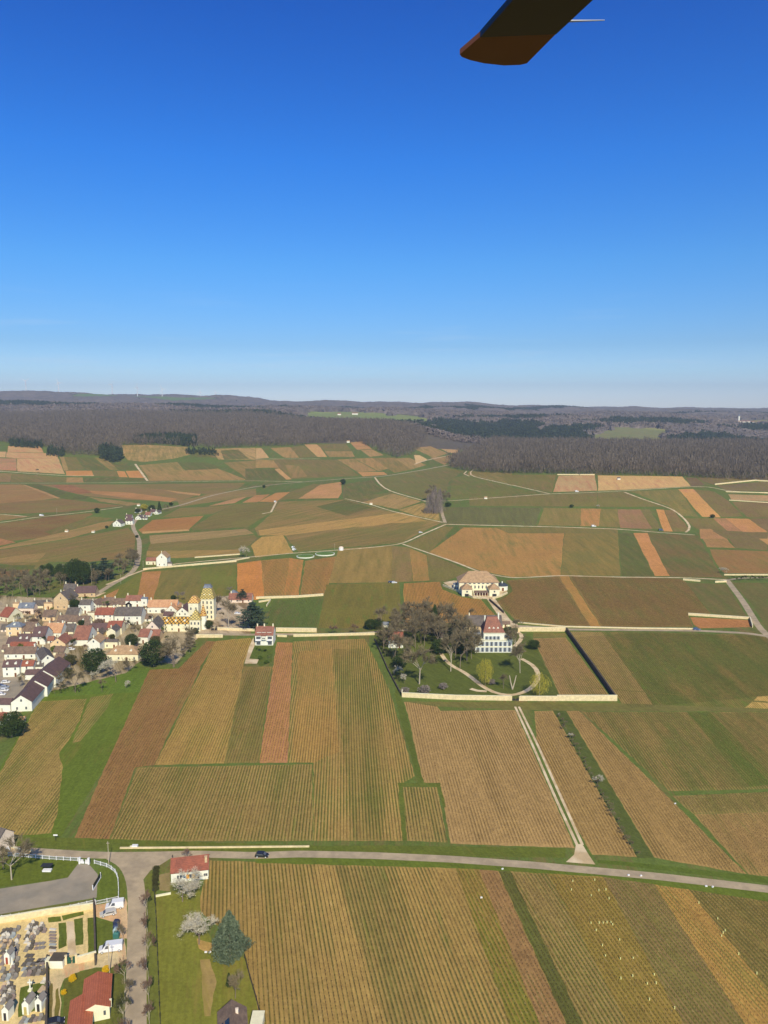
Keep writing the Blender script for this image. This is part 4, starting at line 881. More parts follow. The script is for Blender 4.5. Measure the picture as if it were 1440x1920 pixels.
# sheds, lean-tos and yard walls that pack the village
FILL = [('X',60,760,90,40,60,RD,'small dark-roofed shed at the street edge above the slate-roofed ochre house'),('X',560,560,70,40,40,RT,'little tan-roofed shed beside the reddish tree'),('X',930,700,80,20,35,RP,'lean-to between the dark-roofed and brown-roofed houses'),
 ('X',1060,900,70,50,45,RB,'brown-roofed shed left of the orange-doored barn'),('X',760,930,90,45,50,RBR,'red-brown lean-to at the ochre gable'),('X',880,1110,170,50,70,RB,'weathered brown barn below the ochre gable'),('X',1180,420,80,50,40,RD,'small dark-roofed shed above the white upper house'),
 ('Y',560,720,90,45,45,RD,'small dark-roofed shed under the village balcony'),('Y',240,700,70,40,35,RB,'small brown lean-to behind the ochre gable'),('Y',870,560,80,50,45,RT,'tan-roofed annex under the narrow tower house'),('Y',930,600,110,40,50,RB,'low brown-roofed shed left of the pale stone gable'),
 ('Y',1060,470,80,40,30,RB,'small shed before the long orange-roofed building'),('Y',1240,560,150,45,50,RP,'purple-roofed annex behind the lozenge-tiled wing'),('Y',30,700,90,50,50,RB,'brown-roofed shed at the centre of the village'),('Y',620,640,70,60,40,RP,'small purple-roofed annex in the village centre'),
 ('Y',300,930,70,50,30,RBR,'tiny red-brown shed between the two gabled houses'),('X',470,420,90,50,40,RB,'small brown-roofed house above the pale pink one'),('X',690,700,80,30,40,RT,'tan-roofed lean-to above the orange-tan roof'),('O',1150,200,170,60,70,RB,'brown-roofed shed behind the tall grey-roofed gable'),('X',70,1060,90,30,50,RB,'small brown-roofed house at the street corner')]
for z_, x_, y_, w_, wh_, rh_, rm_, lb_ in FILL: HX(z_, x_, y_, w_, wh_, rh_, rm_, random.choice((WW, WC, WP, WG)), lb_, rot=random.uniform(-8, 8), name='village_shed', cat='shed', group='sheds of the village', chim=0, win=1, door=0)
# ---------------------------------------------------------------- turreted mansion with the patterned roofs
p, s = conv('Z', 530, 500); cs_ = s*math.cos(dep(p))
root = empty('patterned_tower_house', p+Vector((0, 5, 0)), 0, label='tall cream tower with steep yellow lozenge tiled roof and lead cap beside the village', cat='tower')
w_ = 148/s; h_ = 232/cs_; W2 = w_*.8
MB().box(-w_/2, w_/2, -W2/2, W2/2, 0, h_).obj('wall', WC, root)
def frustum(W, D, W1, D1, z0, z1): return [(-W/2,-D/2,z0),(W/2,-D/2,z0),(W/2,D/2,z0),(-W/2,D/2,z0)], [(-W1/2,-D1/2,z1),(W1/2,-D1/2,z1),(W1/2,D1/2,z1),(-W1/2,D1/2,z1)]
rh_ = 115/cs_
rf = MB().prism(*frustum(w_+.8, W2+.8, w_*.62, W2*.55, h_+.02, h_+rh_)).obj('roof', RY, root)
MB().prism(*frustum(w_*.62+.3, W2*.55+.3, w_*.5, W2*.4, h_+rh_, h_+rh_+1.4)).box(-w_*.24, w_*.24, -W2*.18, W2*.18, h_+rh_+1.4, h_+rh_+2.0).obj('lead_cap', RS, root)
MB().box(-w_/2-.25, w_/2+.25, -W2/2-.25, W2/2+.25, h_-.4, h_).obj('cornice', M_COP, root)
for k in (-1, 1): MB().tube((k*w_*.22, 0, h_+rh_+2), (k*w_*.22, 0, h_+rh_+3.6), .08, .03).obj('finial', RS, root)
for i in (-1, 1):
    dormer(rf, i*w_*.2, -W2/2+.35, h_+rh_*.25, WC, RY)
    for j in range(4): window(root, i*w_*.3, -W2/2, 1+j*h_*.23, 0, .9, 1.9)
for j in range(4): window(root, 0, -W2/2, 1+j*h_*.23, 0, .9, 1.9)
def block(z, xc, yb, w, wh, rh, rm, wm, lb, name, D=None, top=.12, cone=False, rows=2, cols=2):
    p, s = conv(z, xc, yb); c = s*math.cos(dep(p)); W = w/s; D = D or W; e = wh/c; r = rh/c
    root = empty(name, p+Vector((0, D/2, 0)), 0, label=lb, cat='building')
    if cone:
        MB().cyl((0, 0), W/2, W/2, 0, e, 14).obj('wall', wm, root); MB().cyl((0, 0), W/2+.3, .05, e+.02, e+r, 14).obj('roof', rm, root)
    else:
        MB().box(-W/2, W/2, -D/2, D/2, 0, e).obj('wall', wm, root); MB().prism(*frustum(W+.7, D+.7, W*top, D*top, e+.02, e+r)).obj('roof', rm, root)
        for j in range(rows):
            for i in range(cols): window(root, -W/2+W*(i+.5)/cols, -D/2, .9+j*(e-.5)/rows, 0, .9, min(1.6, (e-1)/rows))
    return root
block('Z', 382, 560, 112, 250, 66, RM, WC, 'cream block with maroon and cream lozenge roof behind the pyramid-roofed pavilion', 'maroon_roofed_block', D=7, top=.35, rows=3)
block('Z', 395, 622, 120, 125, 108, RY, WC, 'cream pavilion with yellow pyramid lozenge roof in front of the tower', 'pyramid_roofed_pavilion', top=.04, rows=2, cols=3)
block('Z', 486, 605, 66, 150, 135, RM, WW, 'slim round white turret with maroon and yellow cone between pavilion and tower', 'round_turret', cone=True)
block('Z', 820, 262, 80, 60, 38, RS, WW, 'small white pavilion with grey pyramid roof behind the bare tree', 'garden_pavilion', rows=1)
HX('Z',900,300,260,35,60,RBR,WP,'low red-roofed garden house behind the big cedar',group=None,name='garden_house')
# house with long rust roof and white balconies
p, s = conv('HO', 665, 600); c_ = s*math.cos(dep(p)); W = 400/s; D = 11; e = 225/c_; r = 3.8
root = empty('balcony_house', p+Vector((0, D/2, 0)), 0, label='white house with patched red-brown roof, balconies and a short drive beside the village road', cat='house')
wl, rf = gable(root, W, D, e, r, RBR, WW)
for i in (-1, 1): chimney(rf, i*W*.44, 0, e+r, WC)
chimney(rf, -W*.05, 0, e+r, WC)
for x in (-.3, -.02, .28): d = MB().box(-1.3, 1.3, 0, .5, 0, .5).obj('skylight', WW, rf); d.location = (x*W, -D*.38, e+r*.22)
MB().box(-W*.12, W*.12, -D/2-1.6, -D/2, e*.62, e*.98).obj('porch', WW, root); MB().prism([(-W*.14,-D/2-1.8,e*.98),(W*.14,-D/2-1.8,e*.98),(W*.14,-D/2,e+.7),(-W*.14,-D/2,e+.7)], [(-W*.14,-D/2-1.8,e*.98+.2),(W*.14,-D/2-1.8,e*.98+.2),(W*.14,-D/2,e+.9),(-W*.14,-D/2,e+.9)]).obj('porch_roof', RBR, root)
for x in (-.32, .32):
    MB().box(x*W-W*.15, x*W+W*.15, -D/2-1.5, -D/2-.02, e*.5, e*.5+.2).box(x*W-W*.15, x*W+W*.15, -D/2-1.5, -D/2-1.42, e*.5+.2, e*.5+1.1).obj('balcony', M_WHITE, root)
    window(root, x*W, -D/2, e*.58, 0, 2.6, 1.8); window(root, x*W, -D/2, .4, 0, 2.4, 2.0)
for q in (-.06, 0, .06): window(root, q*W, -D/2-1.6, e*.7, 0, .5, .8)
# ---------------------------------------------------------------- the big white mansion in the park
p, s = conv('CH', 680, 752); c_ = s*math.cos(dep(p)); k = 1/s
root = empty('mansion', p+Vector((0, 6, 0)), 0, label='large white mansion with steep red-brown hipped roof and blue-grey shutters in the park', cat='mansion')
L1 = 345*k; L2 = 622*k; e2 = 205/c_; e1 = 322/c_; D = 12
MB().box(-L2/2, L2/2, -D/2, D/2, 0, e2).obj('wing_wall', WW, root); MB().box(-L2/2-.3, L2/2+.3, -D/2-.3, D/2+.3, e2, e2+.35).obj('terrace_balustrade', M_COP, root)
MB().box(-L1/2, L1/2, -D/2-.15, D/2-.5, e2+.36, e1).obj('upper_wall', WW, root); MB().box(-L2/2-.1, L2/2+.1, -D/2-.32, -D/2-.02, e2*.46, e2*.46+.25).obj('string_course', WC, root)
MB().box(-L1/2-.35, L1/2+.35, -D/2-.5, D/2-.2, e1, e1+.35).obj('cornice', M_COP, root)
rr = 8.2; rf = MB().prism([(-L1/2-.4,-D/2-.6,e1+.36),(L1/2+.4,-D/2-.6,e1+.36),(L1/2+.4,D/2,e1+.36),(-L1/2-.4,D/2,e1+.36)], [(-L1/2+2.4,-.6,e1+rr),(L1/2-3.4,-.6,e1+rr),(L1/2-3.4,.4,e1+rr),(-L1/2+2.4,.4,e1+rr)]).obj('roof', RBR, root)
for i in range(3): dormer(rf, -2.6+i*2.5, -D/2+1.0, e1+1.6, RBR and WW, RBR)
chimney(rf, L1/2-2.6, .2, e1+rr-1, WW, 3.0); chimney(rf, -L1/2+1.5, 1.5, e1+rr-3, WW, 3.0)
for i in range(4): window(root, -L1/2+1.7+i*65*k, -D/2-.15, e1-110/c_*.95, 0, .95, 1.9, M_SHB)
for j, zz in ((0, .5), (1, e2*.46+.55)):
    for i in range(8): window(root, -L2/2+1.6+i*(L2-3.2)/7, -D/2, zz, 0, 1.0, e2*.46-1.0, M_SHB)
MB().prism(*[[(x-L1/2-3.4, y+1, z) for x, y, z in q] for q in frustum(6.2, 8, 4.4, 6, e2+.36, e2+3.2)]).obj('slate_mansard', RS, root)
HX('CH',530,455,590,150,150,RD,WG,'long dark-roofed stone outbuilding behind the white mansion',name='outbuilding',cat='building',group=None,chim=2,win=1)
block('CH', 305, 470, 85, 150, 80, RB, WO, 'square stone turret with brown cap at the left end of the outbuilding', 'stair_turret', rows=1, cols=1)
HX('CH',880,330,150,60,35,RB,WC,'small brown-roofed lodge between the mansion and the winery drive',name='lodge',group=None,win=1,chim=0)
HX('L',168,860,110,60,50,RR,WW,'white house with small red roof half hidden in the park trees',name='park_house',group=None)
HX('L',520,800,40,22,30,RD,WC,'small cream cabin between the park trees',name='cabin',cat='cabin',group=None,win=0,chim=0)
HX('L',90,705,50,18,16,RS,WW,'small grey-roofed shed at the upper left corner of the park',name='shed',cat='shed',group=None,win=0,chim=0)
# ---------------------------------------------------------------- the winery on its terrace
p, s = conv('WI', 697, 475); c_ = s*math.cos(dep(p)); L = 660/s; e = 185/c_; D = 17
root = empty('winery', p+Vector((0, D/2, 0)), 0, label='symmetrical cream winery with great tan hipped roof on a walled terrace in the vineyards', cat='winery')
gable(root, L, D, e, 7.2, RT, WC, over=.7, hip=8.0)
for i in range(7): window(root, -L*.34+i*L*.68/6, -D/2, e-1.2, 0, 1.7, .6)
for i in range(5): window(root, -L*.19+i*L*.095, -D/2, e*.45, 0, 1.0, 2.3)
for i in range(4): window(root, -L*.14+i*L*.095, -D/2-6.0, .9+e*.12, 0, .8, .9)
MB().box(-L*.17, L*.2, -D/2-6, -D/2-.02, 0, e*.36).obj('terrace_block', WC, root)
MB().prism([(-L*.14,-D/2-9,2.7),(L*.2,-D/2-9,2.7),(L*.2,-D/2-6.02,3.6),(-L*.14,-D/2-6.02,3.6)], [(-L*.14,-D/2-9,2.9),(L*.2,-D/2-9,2.9),(L*.2,-D/2-6.02,3.8),(-L*.14,-D/2-6.02,3.8)]).obj('canopy_roof', RB, root)
for i in range(5): plate(root, 'door', mat('dark_red_doors', (112,52,52)), -L*.11+i*L*.07, -D/2-6, 0, 0, 1.7, 2.4)
for i in range(6): MB().cyl((-L*.14+i*L*.068, -D/2-8.8), .2, .2, 0, 2.7, 8).obj('column', WC, root)
for sx_, nm_ in ((-.33, 'left'), (.36, 'right')):
    x = sx_*L; y = -D/2-9; w_ = 7.6; pv_ = MB().box(x-w_/2, x+w_/2, y, y+9-.03, 0, e*.62).obj('pavilion_wall', WC, root)
    q = frustum(w_+1, 10, .4, .4, e*.62+.02, e*.62+3.6); MB().prism([(a+x, b+y+4.5, c) for a, b, c in q[0]], [(a+x, b+y+4.5, c) for a, b, c in q[1]]).obj('pavilion_roof', RT, root)
    window(root, x, y, e*.35, 0, 1.1, 1.3); plate(root, 'door', M_DKM, x, y, 0, 0, 3.2, 1.9)
root = empty('rotunda', conv('WI', 1105, 430)[0]+Vector((0, 4, 0)), 0, label='low round white rotunda with dark slate cap at the right end of the winery', cat='building')
MB().cyl((0, 0), 4.4, 4.4, 0, 3.6, 18).obj('wall', WW, root); MB().cyl((0, 0), 4.8, 2.5, 3.62, 5.2, 18).obj('roof', roof_mat('dark_slate', (66,74,86)), root); MB().box(-.4, .4, -.4, .4, 5.0, 6.6).obj('chimney', WW, root); plate(root, 'door', M_DR, 0, -4.35, 0, 0, 1.6, 2.4)
block('WI', 320, 415, 85, 90, 22, RS, WW, 'small white annex with grey roof at the left end of the winery', 'annex', top=.5, rows=1)
# ---------------------------------------------------------------- houses of the foreground
A = P(321, 1656); B = P(391, 1648); s = ppm(A); ux = (B-A).normalized(); uy = Vector((-ux.y, ux.x, 0))
L = (B-A).length*1.02; root = house('white bungalow with red tiled roof and orange shutters beside the road junction', A+uy*3.6, B+uy*3.6, 7.2, 3.3, 2.3, RR, WW, name='bungalow', group=None, win=0, chim=0)
root.children[0].name = 'wall'
for o in [o for o in root.children if o.name.startswith('window')]: bpy.data.objects.remove(o)
for x in (-3.4, -2.6): window(root, x, -3.6, 1.0, 0, .55, 1.2)
for x in (-.6, 1.2): plate(root, 'shutter', M_SHO, x, -3.6, .9, 0, .85, 1.35)
window(root, .3, -3.6, .9, 0, .8, 1.3); window(root, 4.6, -3.6, 1.1, 0, 1.1, .8)
chimney(root.children[1], 3.6, 1.0, 5.2, WG, .6)
# rust-roofed hall by the cemetery: two joined ridges running away from the camera
g = P(182, 1908); MB_ = MB()
root = empty('metal_roofed_hall', g, R(17), label='large hall with plain rust-red roof and cream walls below the cemetery', cat='hall')
root.scale = (.72, .74, .74)
def shed_part(x0, x1, y0, y1, e, r, sk=0):
    xm = (x0+x1)/2
    pr = [(x0,0),(x1,0),(x1,e),(xm,e+r),(x0,e)]
    MB().prism([(x,y0,z) for x, z in pr], [(x,y1,z) for x, z in pr]).obj('wall', WC, root)
    o = .35; k = r/((x1-x0)/2); pr = [(x0-o,e-o*k+.03),(xm,e+r+.03),(x1+o,e-o*k+.03),(x1+o,e-o*k+.2),(xm,e+r+.2),(x0-o,e-o*k+.2)]
    a = [(x,y0-o,z) for x, z in pr]; b = [(x,y1+o,z) for x, z in pr]
    MB().add(a+b, [(0,5,4,1),(1,4,3,2),(6,7,10,11),(7,8,9,10),(0,6,11,5),(5,11,10,4),(4,10,9,3),(3,9,8,2),(0,1,7,6),(1,2,8,7)]).obj('roof', RK, root)
shed_part(-4.3, 4.0, -1.5, 12.5, 4.3, 1.7); shed_part(-8.0, -1.2, -9.5, 5.0, 3.5, 1.3)
window(root, 2.5, -1.5, 1.6, 0, .7, 1.5); chimney(root, 4.2, 1.0, 3.2, WC, 1.2); window(root, -4, -8.5, 1.2, 0, 1.2, 1.2)
# brown-roofed house with solar panels at the bottom edge
g = P(437, 1944); root = empty('solar_roof_house', g, R(13), .85, label='brown tiled house with black solar panels at the bottom picture edge', cat='house')
pr = [(-3.6,0),(3.6,0),(3.6,3.2),(0,6.0),(-3.6,3.2)]
MB().prism([(x,-5,z) for x, z in pr], [(x,5.5,z) for x, z in pr]).obj('wall', WC, root)
k = 2.8/3.6; pr = [(-3.95,2.95),(0,6.03),(3.95,2.95),(3.95,3.15),(0,6.23),(-3.95,3.15)]
a = [(x,-5.3,z) for x, z in pr]; b = [(x,5.8,z) for x, z in pr]
rf = MB().add(a+b, [(0,5,4,1),(1,4,3,2),(6,7,10,11),(7,8,9,10),(0,6,11,5),(5,11,10,4),(4,10,9,3),(3,9,8,2),(0,1,7,6),(1,2,8,7)]).obj('roof', RB, root)
for i in range(3):
    for j in range(2):
        sol = MB().box(0, 1.45, 0, 1.5, 0, .06).obj('solar_panel', mat('solar_panel', (24,28,42), .15, .05, spec=.6), rf); sol.location = (-3.5+j*1.55, -4.4+i*1.55, 3.58+j*1.55*k); sol.rotation_euler = (0, -math.atan(k), 0)
chimney(rf, 1.2, 1.8, 5.6, WP, .8); MB().box(-.3, .3, -.45, .45, 0, .1).obj('skylight', M_GL, rf).location = (1.6, 2.6, 5.05)
r_ = empty('garden_annex', g+Vector((5.2, 2.5, 0)), 0, label='small flat annex with pale walls beside the solar-panel house', cat='annex')
MB().box(-1.4, 1.2, -2, 2, 0, 2.4).obj('wall', WC, r_); MB().box(-1.5, 1.3, -2.1, 2.1, 2.4, 2.6).obj('roof', M_COP, r_); plate(r_, 'window', M_GL, 0, -2, .8, 0, 1.2, 1.0)
# brick house cut by the left edge
HX('Q',-90,205,200,120,95,RD,WP,'dark-roofed house cut by the left picture edge beside the main road',group=None,name='roadside_house',rot=-20)
# ---------------------------------------------------------------- walls and fences
def wall(z, pts, h, label, m=None, th=.45, cap=True, name='stone_wall', group=None):
    m = m or M_STONE; g = march(dens(zp(z, pts), False, 40)); c = g.mean(0)
    cz = float(terr(*c)); root = empty(name, (c[0], c[1], cz), 0, label=label, cat='wall', group=group); b = MB(); t = MB()
    for a, d in zip(g[:-1], g[1:]):
        e = d-a; l = np.linalg.norm(e)
        if l < .05: continue
        n = np.array([-e[1], e[0]])/l*th/2; za = float(terr(*a))-cz-.3; zd = float(terr(*d))-cz-.3; a = a-c; d = d-c
        q = [(*(a+n), za), (*(a-n), za), (*(d-n), zd), (*(d+n), zd)]; b.prism(q, [(x, y, w+h+.3) for x, y, w in q])
        if cap: n = n*1.25; q = [(*(a+n), za+h+.3), (*(a-n), za+h+.3), (*(d-n), zd+h+.3), (*(d+n), zd+h+.3)]; t.prism(q, [(x, y, w+.12) for x, y, w in q])
    b.obj('wall_body', m, root)
    if cap: t.obj('coping', M_COP, root)
    return root
wall('L','214,1228 620,1248 1035,1254',2.3,'long pale stone wall closing the front of the park, left of the gate')
wall('L','1097,1255 1378,1256',2.3,'short pale stone wall closing the front of the park, right of the gate')
wall('PX','1044,1314 1100,1314 1157,1314',2.8,'pale stone wall between the park and the corner of the walled vineyard')
wall('PX','1155,1314 1110,1250 1062,1184',2.6,'long diagonal wall with dark side along the walled vineyard',m=M_DKST,cap=False,th=.7)  # face turned from the sun: its shade is painted in as dark stone
wall('L','215,1225 218,1200',2.3,'short return of the park wall at its left corner')
wall('PX','971,1184 1060,1184',2.8,'bright cream wall along the road right of the mansion')
wall('PX','971,1168 1000,1171 1060,1176 1200,1179 1300,1180',.7,'low pale wall on the far side of the road behind the walled vineyard')
wall('M','140,722 470,735',1.6,'pale wall with railings along the road before the turreted mansion')
wall('M','30,782 232,782',2.0,'pale wall below the road in front of the turreted mansion')
wall('M','630,738 935,742',2.6,'cream wall along the road under the striped brown vineyard')
wall('M','640,775 712,778',1.2,'short cream wall on the near side of the road right of the balcony house'); wall('M','760,776 1370,762',1.5,'long low cream wall on the near side of the village road')
wall('M','480,492 800,482 985,468',1.6,'ivy-grown cream wall under the orange plots'); wall('M','500,520 590,505 560,550',1.2,'short pale garden wall right of the big cedar')
wall('M','0,243 290,212 430,186',1.0,'long low white wall along the track from the isolated white house'); wall('M','20,185 360,160',1.0,'thin white wall behind the garden of the isolated house')
wall('D','805,566 1000,548 1330,520',1.4,'cream garden wall in front of the isolated white house')
wall('H','918,288 1025,297',1.4,'short cream wall piece beside the right track'); wall('H','1115,303 1185,300',1.4,'short cream wall piece at the right track corner')
wall('H','950,503 1330,528 1345,578',1.6,'grey wall around the small red plot on the right'); wall('H','1170,258 1700,258',1.0,'white wall behind the hedge at the right edge')
wall('F','962,236 1320,200 1440,206 1700,215',1.9,'long white wall on the upper right below the wood'); wall('F','1060,300 1440,310 1700,320',1.0,'low pale wall on the upper right, second below the wood'); wall('F','1090,376 1440,398 1700,420',1.0,'low pale wall on the upper right, third below the wood')
wall('C','255,602 465,602',1.6,'white wall at the wood edge behind the brown straw plot')
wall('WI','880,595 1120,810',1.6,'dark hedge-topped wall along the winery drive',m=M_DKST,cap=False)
wall('WI','95,350 300,430 600,552 745,572',1.3,'curved pale terrace wall left of the winery drive'); wall('WI','930,572 1080,530 1180,480',1.3,'curved pale terrace wall right of the winery drive')
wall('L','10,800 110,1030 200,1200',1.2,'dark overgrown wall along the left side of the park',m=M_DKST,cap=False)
wall('PX','60,1597 20,1590',.4,'short rubble edge at the far left of the main road',m=M_STONE); wall('PX','225,1591 375,1590 580,1588',.45,'low ruined limestone wall along the far side of the main road',m=M_STONE,cap=False)
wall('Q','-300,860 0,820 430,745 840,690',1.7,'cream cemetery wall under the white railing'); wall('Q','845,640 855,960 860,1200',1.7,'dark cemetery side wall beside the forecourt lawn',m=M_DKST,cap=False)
wall('S','775,462 965,410',1.9,'cream cemetery front wall right of the green gate'); wall('S','475,430 470,760 465,1200',1.7,'dark inner cemetery wall right of the graves',m=M_DKST,cap=False)  # inner wall: shadow line put into the dark stone colour
wall('U','150,488 290,462',.5,'low white edging wall below the white bungalow',m=M_COP,cap=False)
def fence(z, pts, h, label, step=2.2, name='white_railing', panel=True, m=None, n_r=9):
    m = m or M_WHITE; g = march(dens(zp(z, pts), False, 6)); d = np.r_[0, np.cumsum(np.linalg.norm(np.diff(g, axis=0), axis=1))]
    k = max(2, int(d[-1]/step)+1); t = np.linspace(0, d[-1], k); q = np.stack([np.interp(t, d, g[:, 0]), np.interp(t, d, g[:, 1])], 1); c = q.mean(0)
    root = empty(name, (c[0], c[1], 0), 0, label=label, cat='fence'); q = q-c
    for a in q: MB().box(a[0]-.09, a[0]+.09, a[1]-.09, a[1]+.09, 0, h+.1).obj('post', m, root)
    for a, b in zip(q[:-1], q[1:]):
        mb = MB(); A = Vector((*a, 0)); B = Vector((*b, 0))
        for zz in (.25, h-.1): mb.tube(A+Vector((0, 0, zz)), B+Vector((0, 0, zz)), .06, .06, 4)
        if panel:
            for i in range(1, n_r): pq = A.lerp(B, i/n_r); mb.tube(pq+Vector((0, 0, .1)), pq+Vector((0, 0, h)), .04, .04, 3)
        mb.obj('railing_panel', m, root)
fence('Q','75,215 230,228 460,248 700,262',1.2,'white railing along the main road left of the white gate')
fence('Q','850,285 960,315 1030,355 1062,420 1068,520 1068,615',1.2,'white railing curving round the grass corner at the junction')
fence('Q','1066,612 960,635 862,655',1.2,'short white railing beside the white van')
fence('Q','858,655 700,690 430,745 200,775 -60,810',1.6,'long white railing between car park and cemetery')
fence('U','150,500 170,1000 180,1250 195,1632 200,1900',1.1,'thin wire garden fence beside the tree-lined road',3.5,'wire_fence',False,M_DKM)
fence('U','955,1040 1010,1250 1060,1420 1110,1632',1.1,'thin wire fence between the garden and the bottom vineyard',3.5,'wire_fence',False,M_DKM)
fence('Z','660,600 780,606 980,608',1.5,'dark iron railing beside the gate of the turreted mansion',2.5,'iron_railing',True,M_DKM)
def gate(z, xa, ya, xb, yb, h, m, label, pm):
    a = P(*zp(z, f'{xa},{ya}')[0]); b = P(*zp(z, f'{xb},{yb}')[0]); c = (a+b)/2; d = b-a; root = empty('gate', c, math.atan2(d.y, d.x), label=label, cat='gate'); L = d.length
    for s_ in (-1, 1):
        MB().box(s_*L/2-.25, s_*L/2+.25, -.25, .25, 0, h+.4).box(s_*L/2-.32, s_*L/2+.32, -.32, .32, h+.4, h+.55).obj('pillar', pm, root)
        g_ = MB().box(s_*L/4-L/4+.27, s_*L/4+L/4-.03, -.05, .05, .1, h*.55)
        for i in range(7): x = s_*L/4-L/4+.4+i*(L/2-.7)/6; g_.box(x-.04, x+.04, -.045, .045, h*.55, h)
        g_.obj('gate_leaf', m, root)
gate('Q',718,285,800,290,1.5,M_WHITE,'white double gate opening onto the grey car park',M_WHITE)
gate('S',662,470,765,455,1.9,mat('green_gate', (42,82,66)),'dark green double gate in the cemetery front wall',M_STONE)
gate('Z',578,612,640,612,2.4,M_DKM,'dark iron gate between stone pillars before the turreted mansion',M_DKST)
gate('L',1036,1254,1096,1255,1.6,M_DKM,'low gate in the front wall of the park at the head of the twin track',M_STONE)
def post(z, x, y, hz_, label, r=.13, m=None, name='utility_pole', group='utility poles', lamp=False):
    p, s = conv(z, x, y); h = hz_/(s*math.cos(dep(p))); root = empty(name, p, 0, label=label, cat='lamp post' if lamp else 'pole', group=group)
    MB().tube((0, 0, 0), (0, 0, h), r, r*.6, 8).obj('pole', m or M_PALE, root)
    if lamp: MB().box(-.1, .1, -.9, .1, h-.12, h).obj('lamp_head', M_DKM, root)
    else: MB().box(-.5, .5, -.05, .05, h-.6, h-.5).obj('crossarm', m or M_PALE, root)
post('Q',980,290,185,'pale concrete pole at the main road junction'); post('S',1096,550,250,'pale concrete pole beside the forecourt van'); post('D',360,642,110,'tall pale pole before the dark village conifers'); post('D',517,646,105,'pale pole between the village conifers and the road')
post('D',680,642,52,'short pole on the road above the village'); post('D',320,250,32,'thin pole in the brown left plain'); post('E',683,458,40,'white mast beside the round white tank'); post('T',808,1160,120,'white pole left of the isolated white house'); post('Y',1120,840,100,'pole beside the patterned long roof')
post('Q',1392,640,115,'street lamp beside the bungalow drive',.08,M_DKM,'street_lamp',None,True); post('U',308,165,50,'short street lamp behind the bungalow',.08,M_DKM,'street_lamp',None,True)
# round white tank and curved planters near the orange plots
p, s = conv('E', 719, 455); root = empty('water_tank', p, 0, label='round white tank beside the track above the orange plots', cat='tank'); MB().cyl((0, 0), 13/s, 13/s, 0, 16/s, 16).obj('tank_body', M_WHITE, root); MB().cyl((0, 0), 13.6/s, 8/s, 16/s+.01, 21/s, 16).obj('lid', WP, root)
for x, y, a, lb in ((518,492,50,'left crescent-shaped white planter by the track'), (628,478,55,'right crescent-shaped green planter by the track')):
    p, s = conv('E', x, y); root = empty('round_planter', p, 0, label=lb, cat='planter'); MB().cyl((0, 0), a/s, a/s, 0, .9, 26).obj('rim', WW, root); MB().cyl((0, 0), a/s*.94, a/s*.7, .91, 1.3, 26).obj('lawn', mat('clipped_grass', (92,118,52)), root)
# ---------------------------------------------------------------- single trees
def bare_skeleton(seed, spread=.5, trunk=.28, levels=4, upright=.5):
    r = random.Random(seed); seg = []
    def grow(p, d, L, rad, lv):
        q = p+d*L; seg.append((p, q, rad, rad*.62, lv))
        if lv >= levels: return
        n = r.choice((3, 3, 4)) if lv else r.choice((4, 5))
        for i in range(n):
            ax = d.orthogonal().normalized(); ax.rotate(Matrix.Rotation(r.uniform(0, 6.283), 3, d)); a = r.uniform(.35, .95)*(spread*1.6 if lv == 0 else 1)
            nd = (d*math.cos(a)+ax*math.sin(a)); nd.z += upright*.35; nd.normalize()
            st = p.lerp(q, r.uniform(.55, 1) if lv else r.uniform(.7, 1)); grow(st, nd, L*r.uniform(.58, .82), rad*.5, lv+1)
    grow(Vector((0, 0, 0)), Vector((r.uniform(-.05, .05), r.uniform(-.05, .05), 1)).normalized(), trunk, .019, 0); return seg
_tp = {}
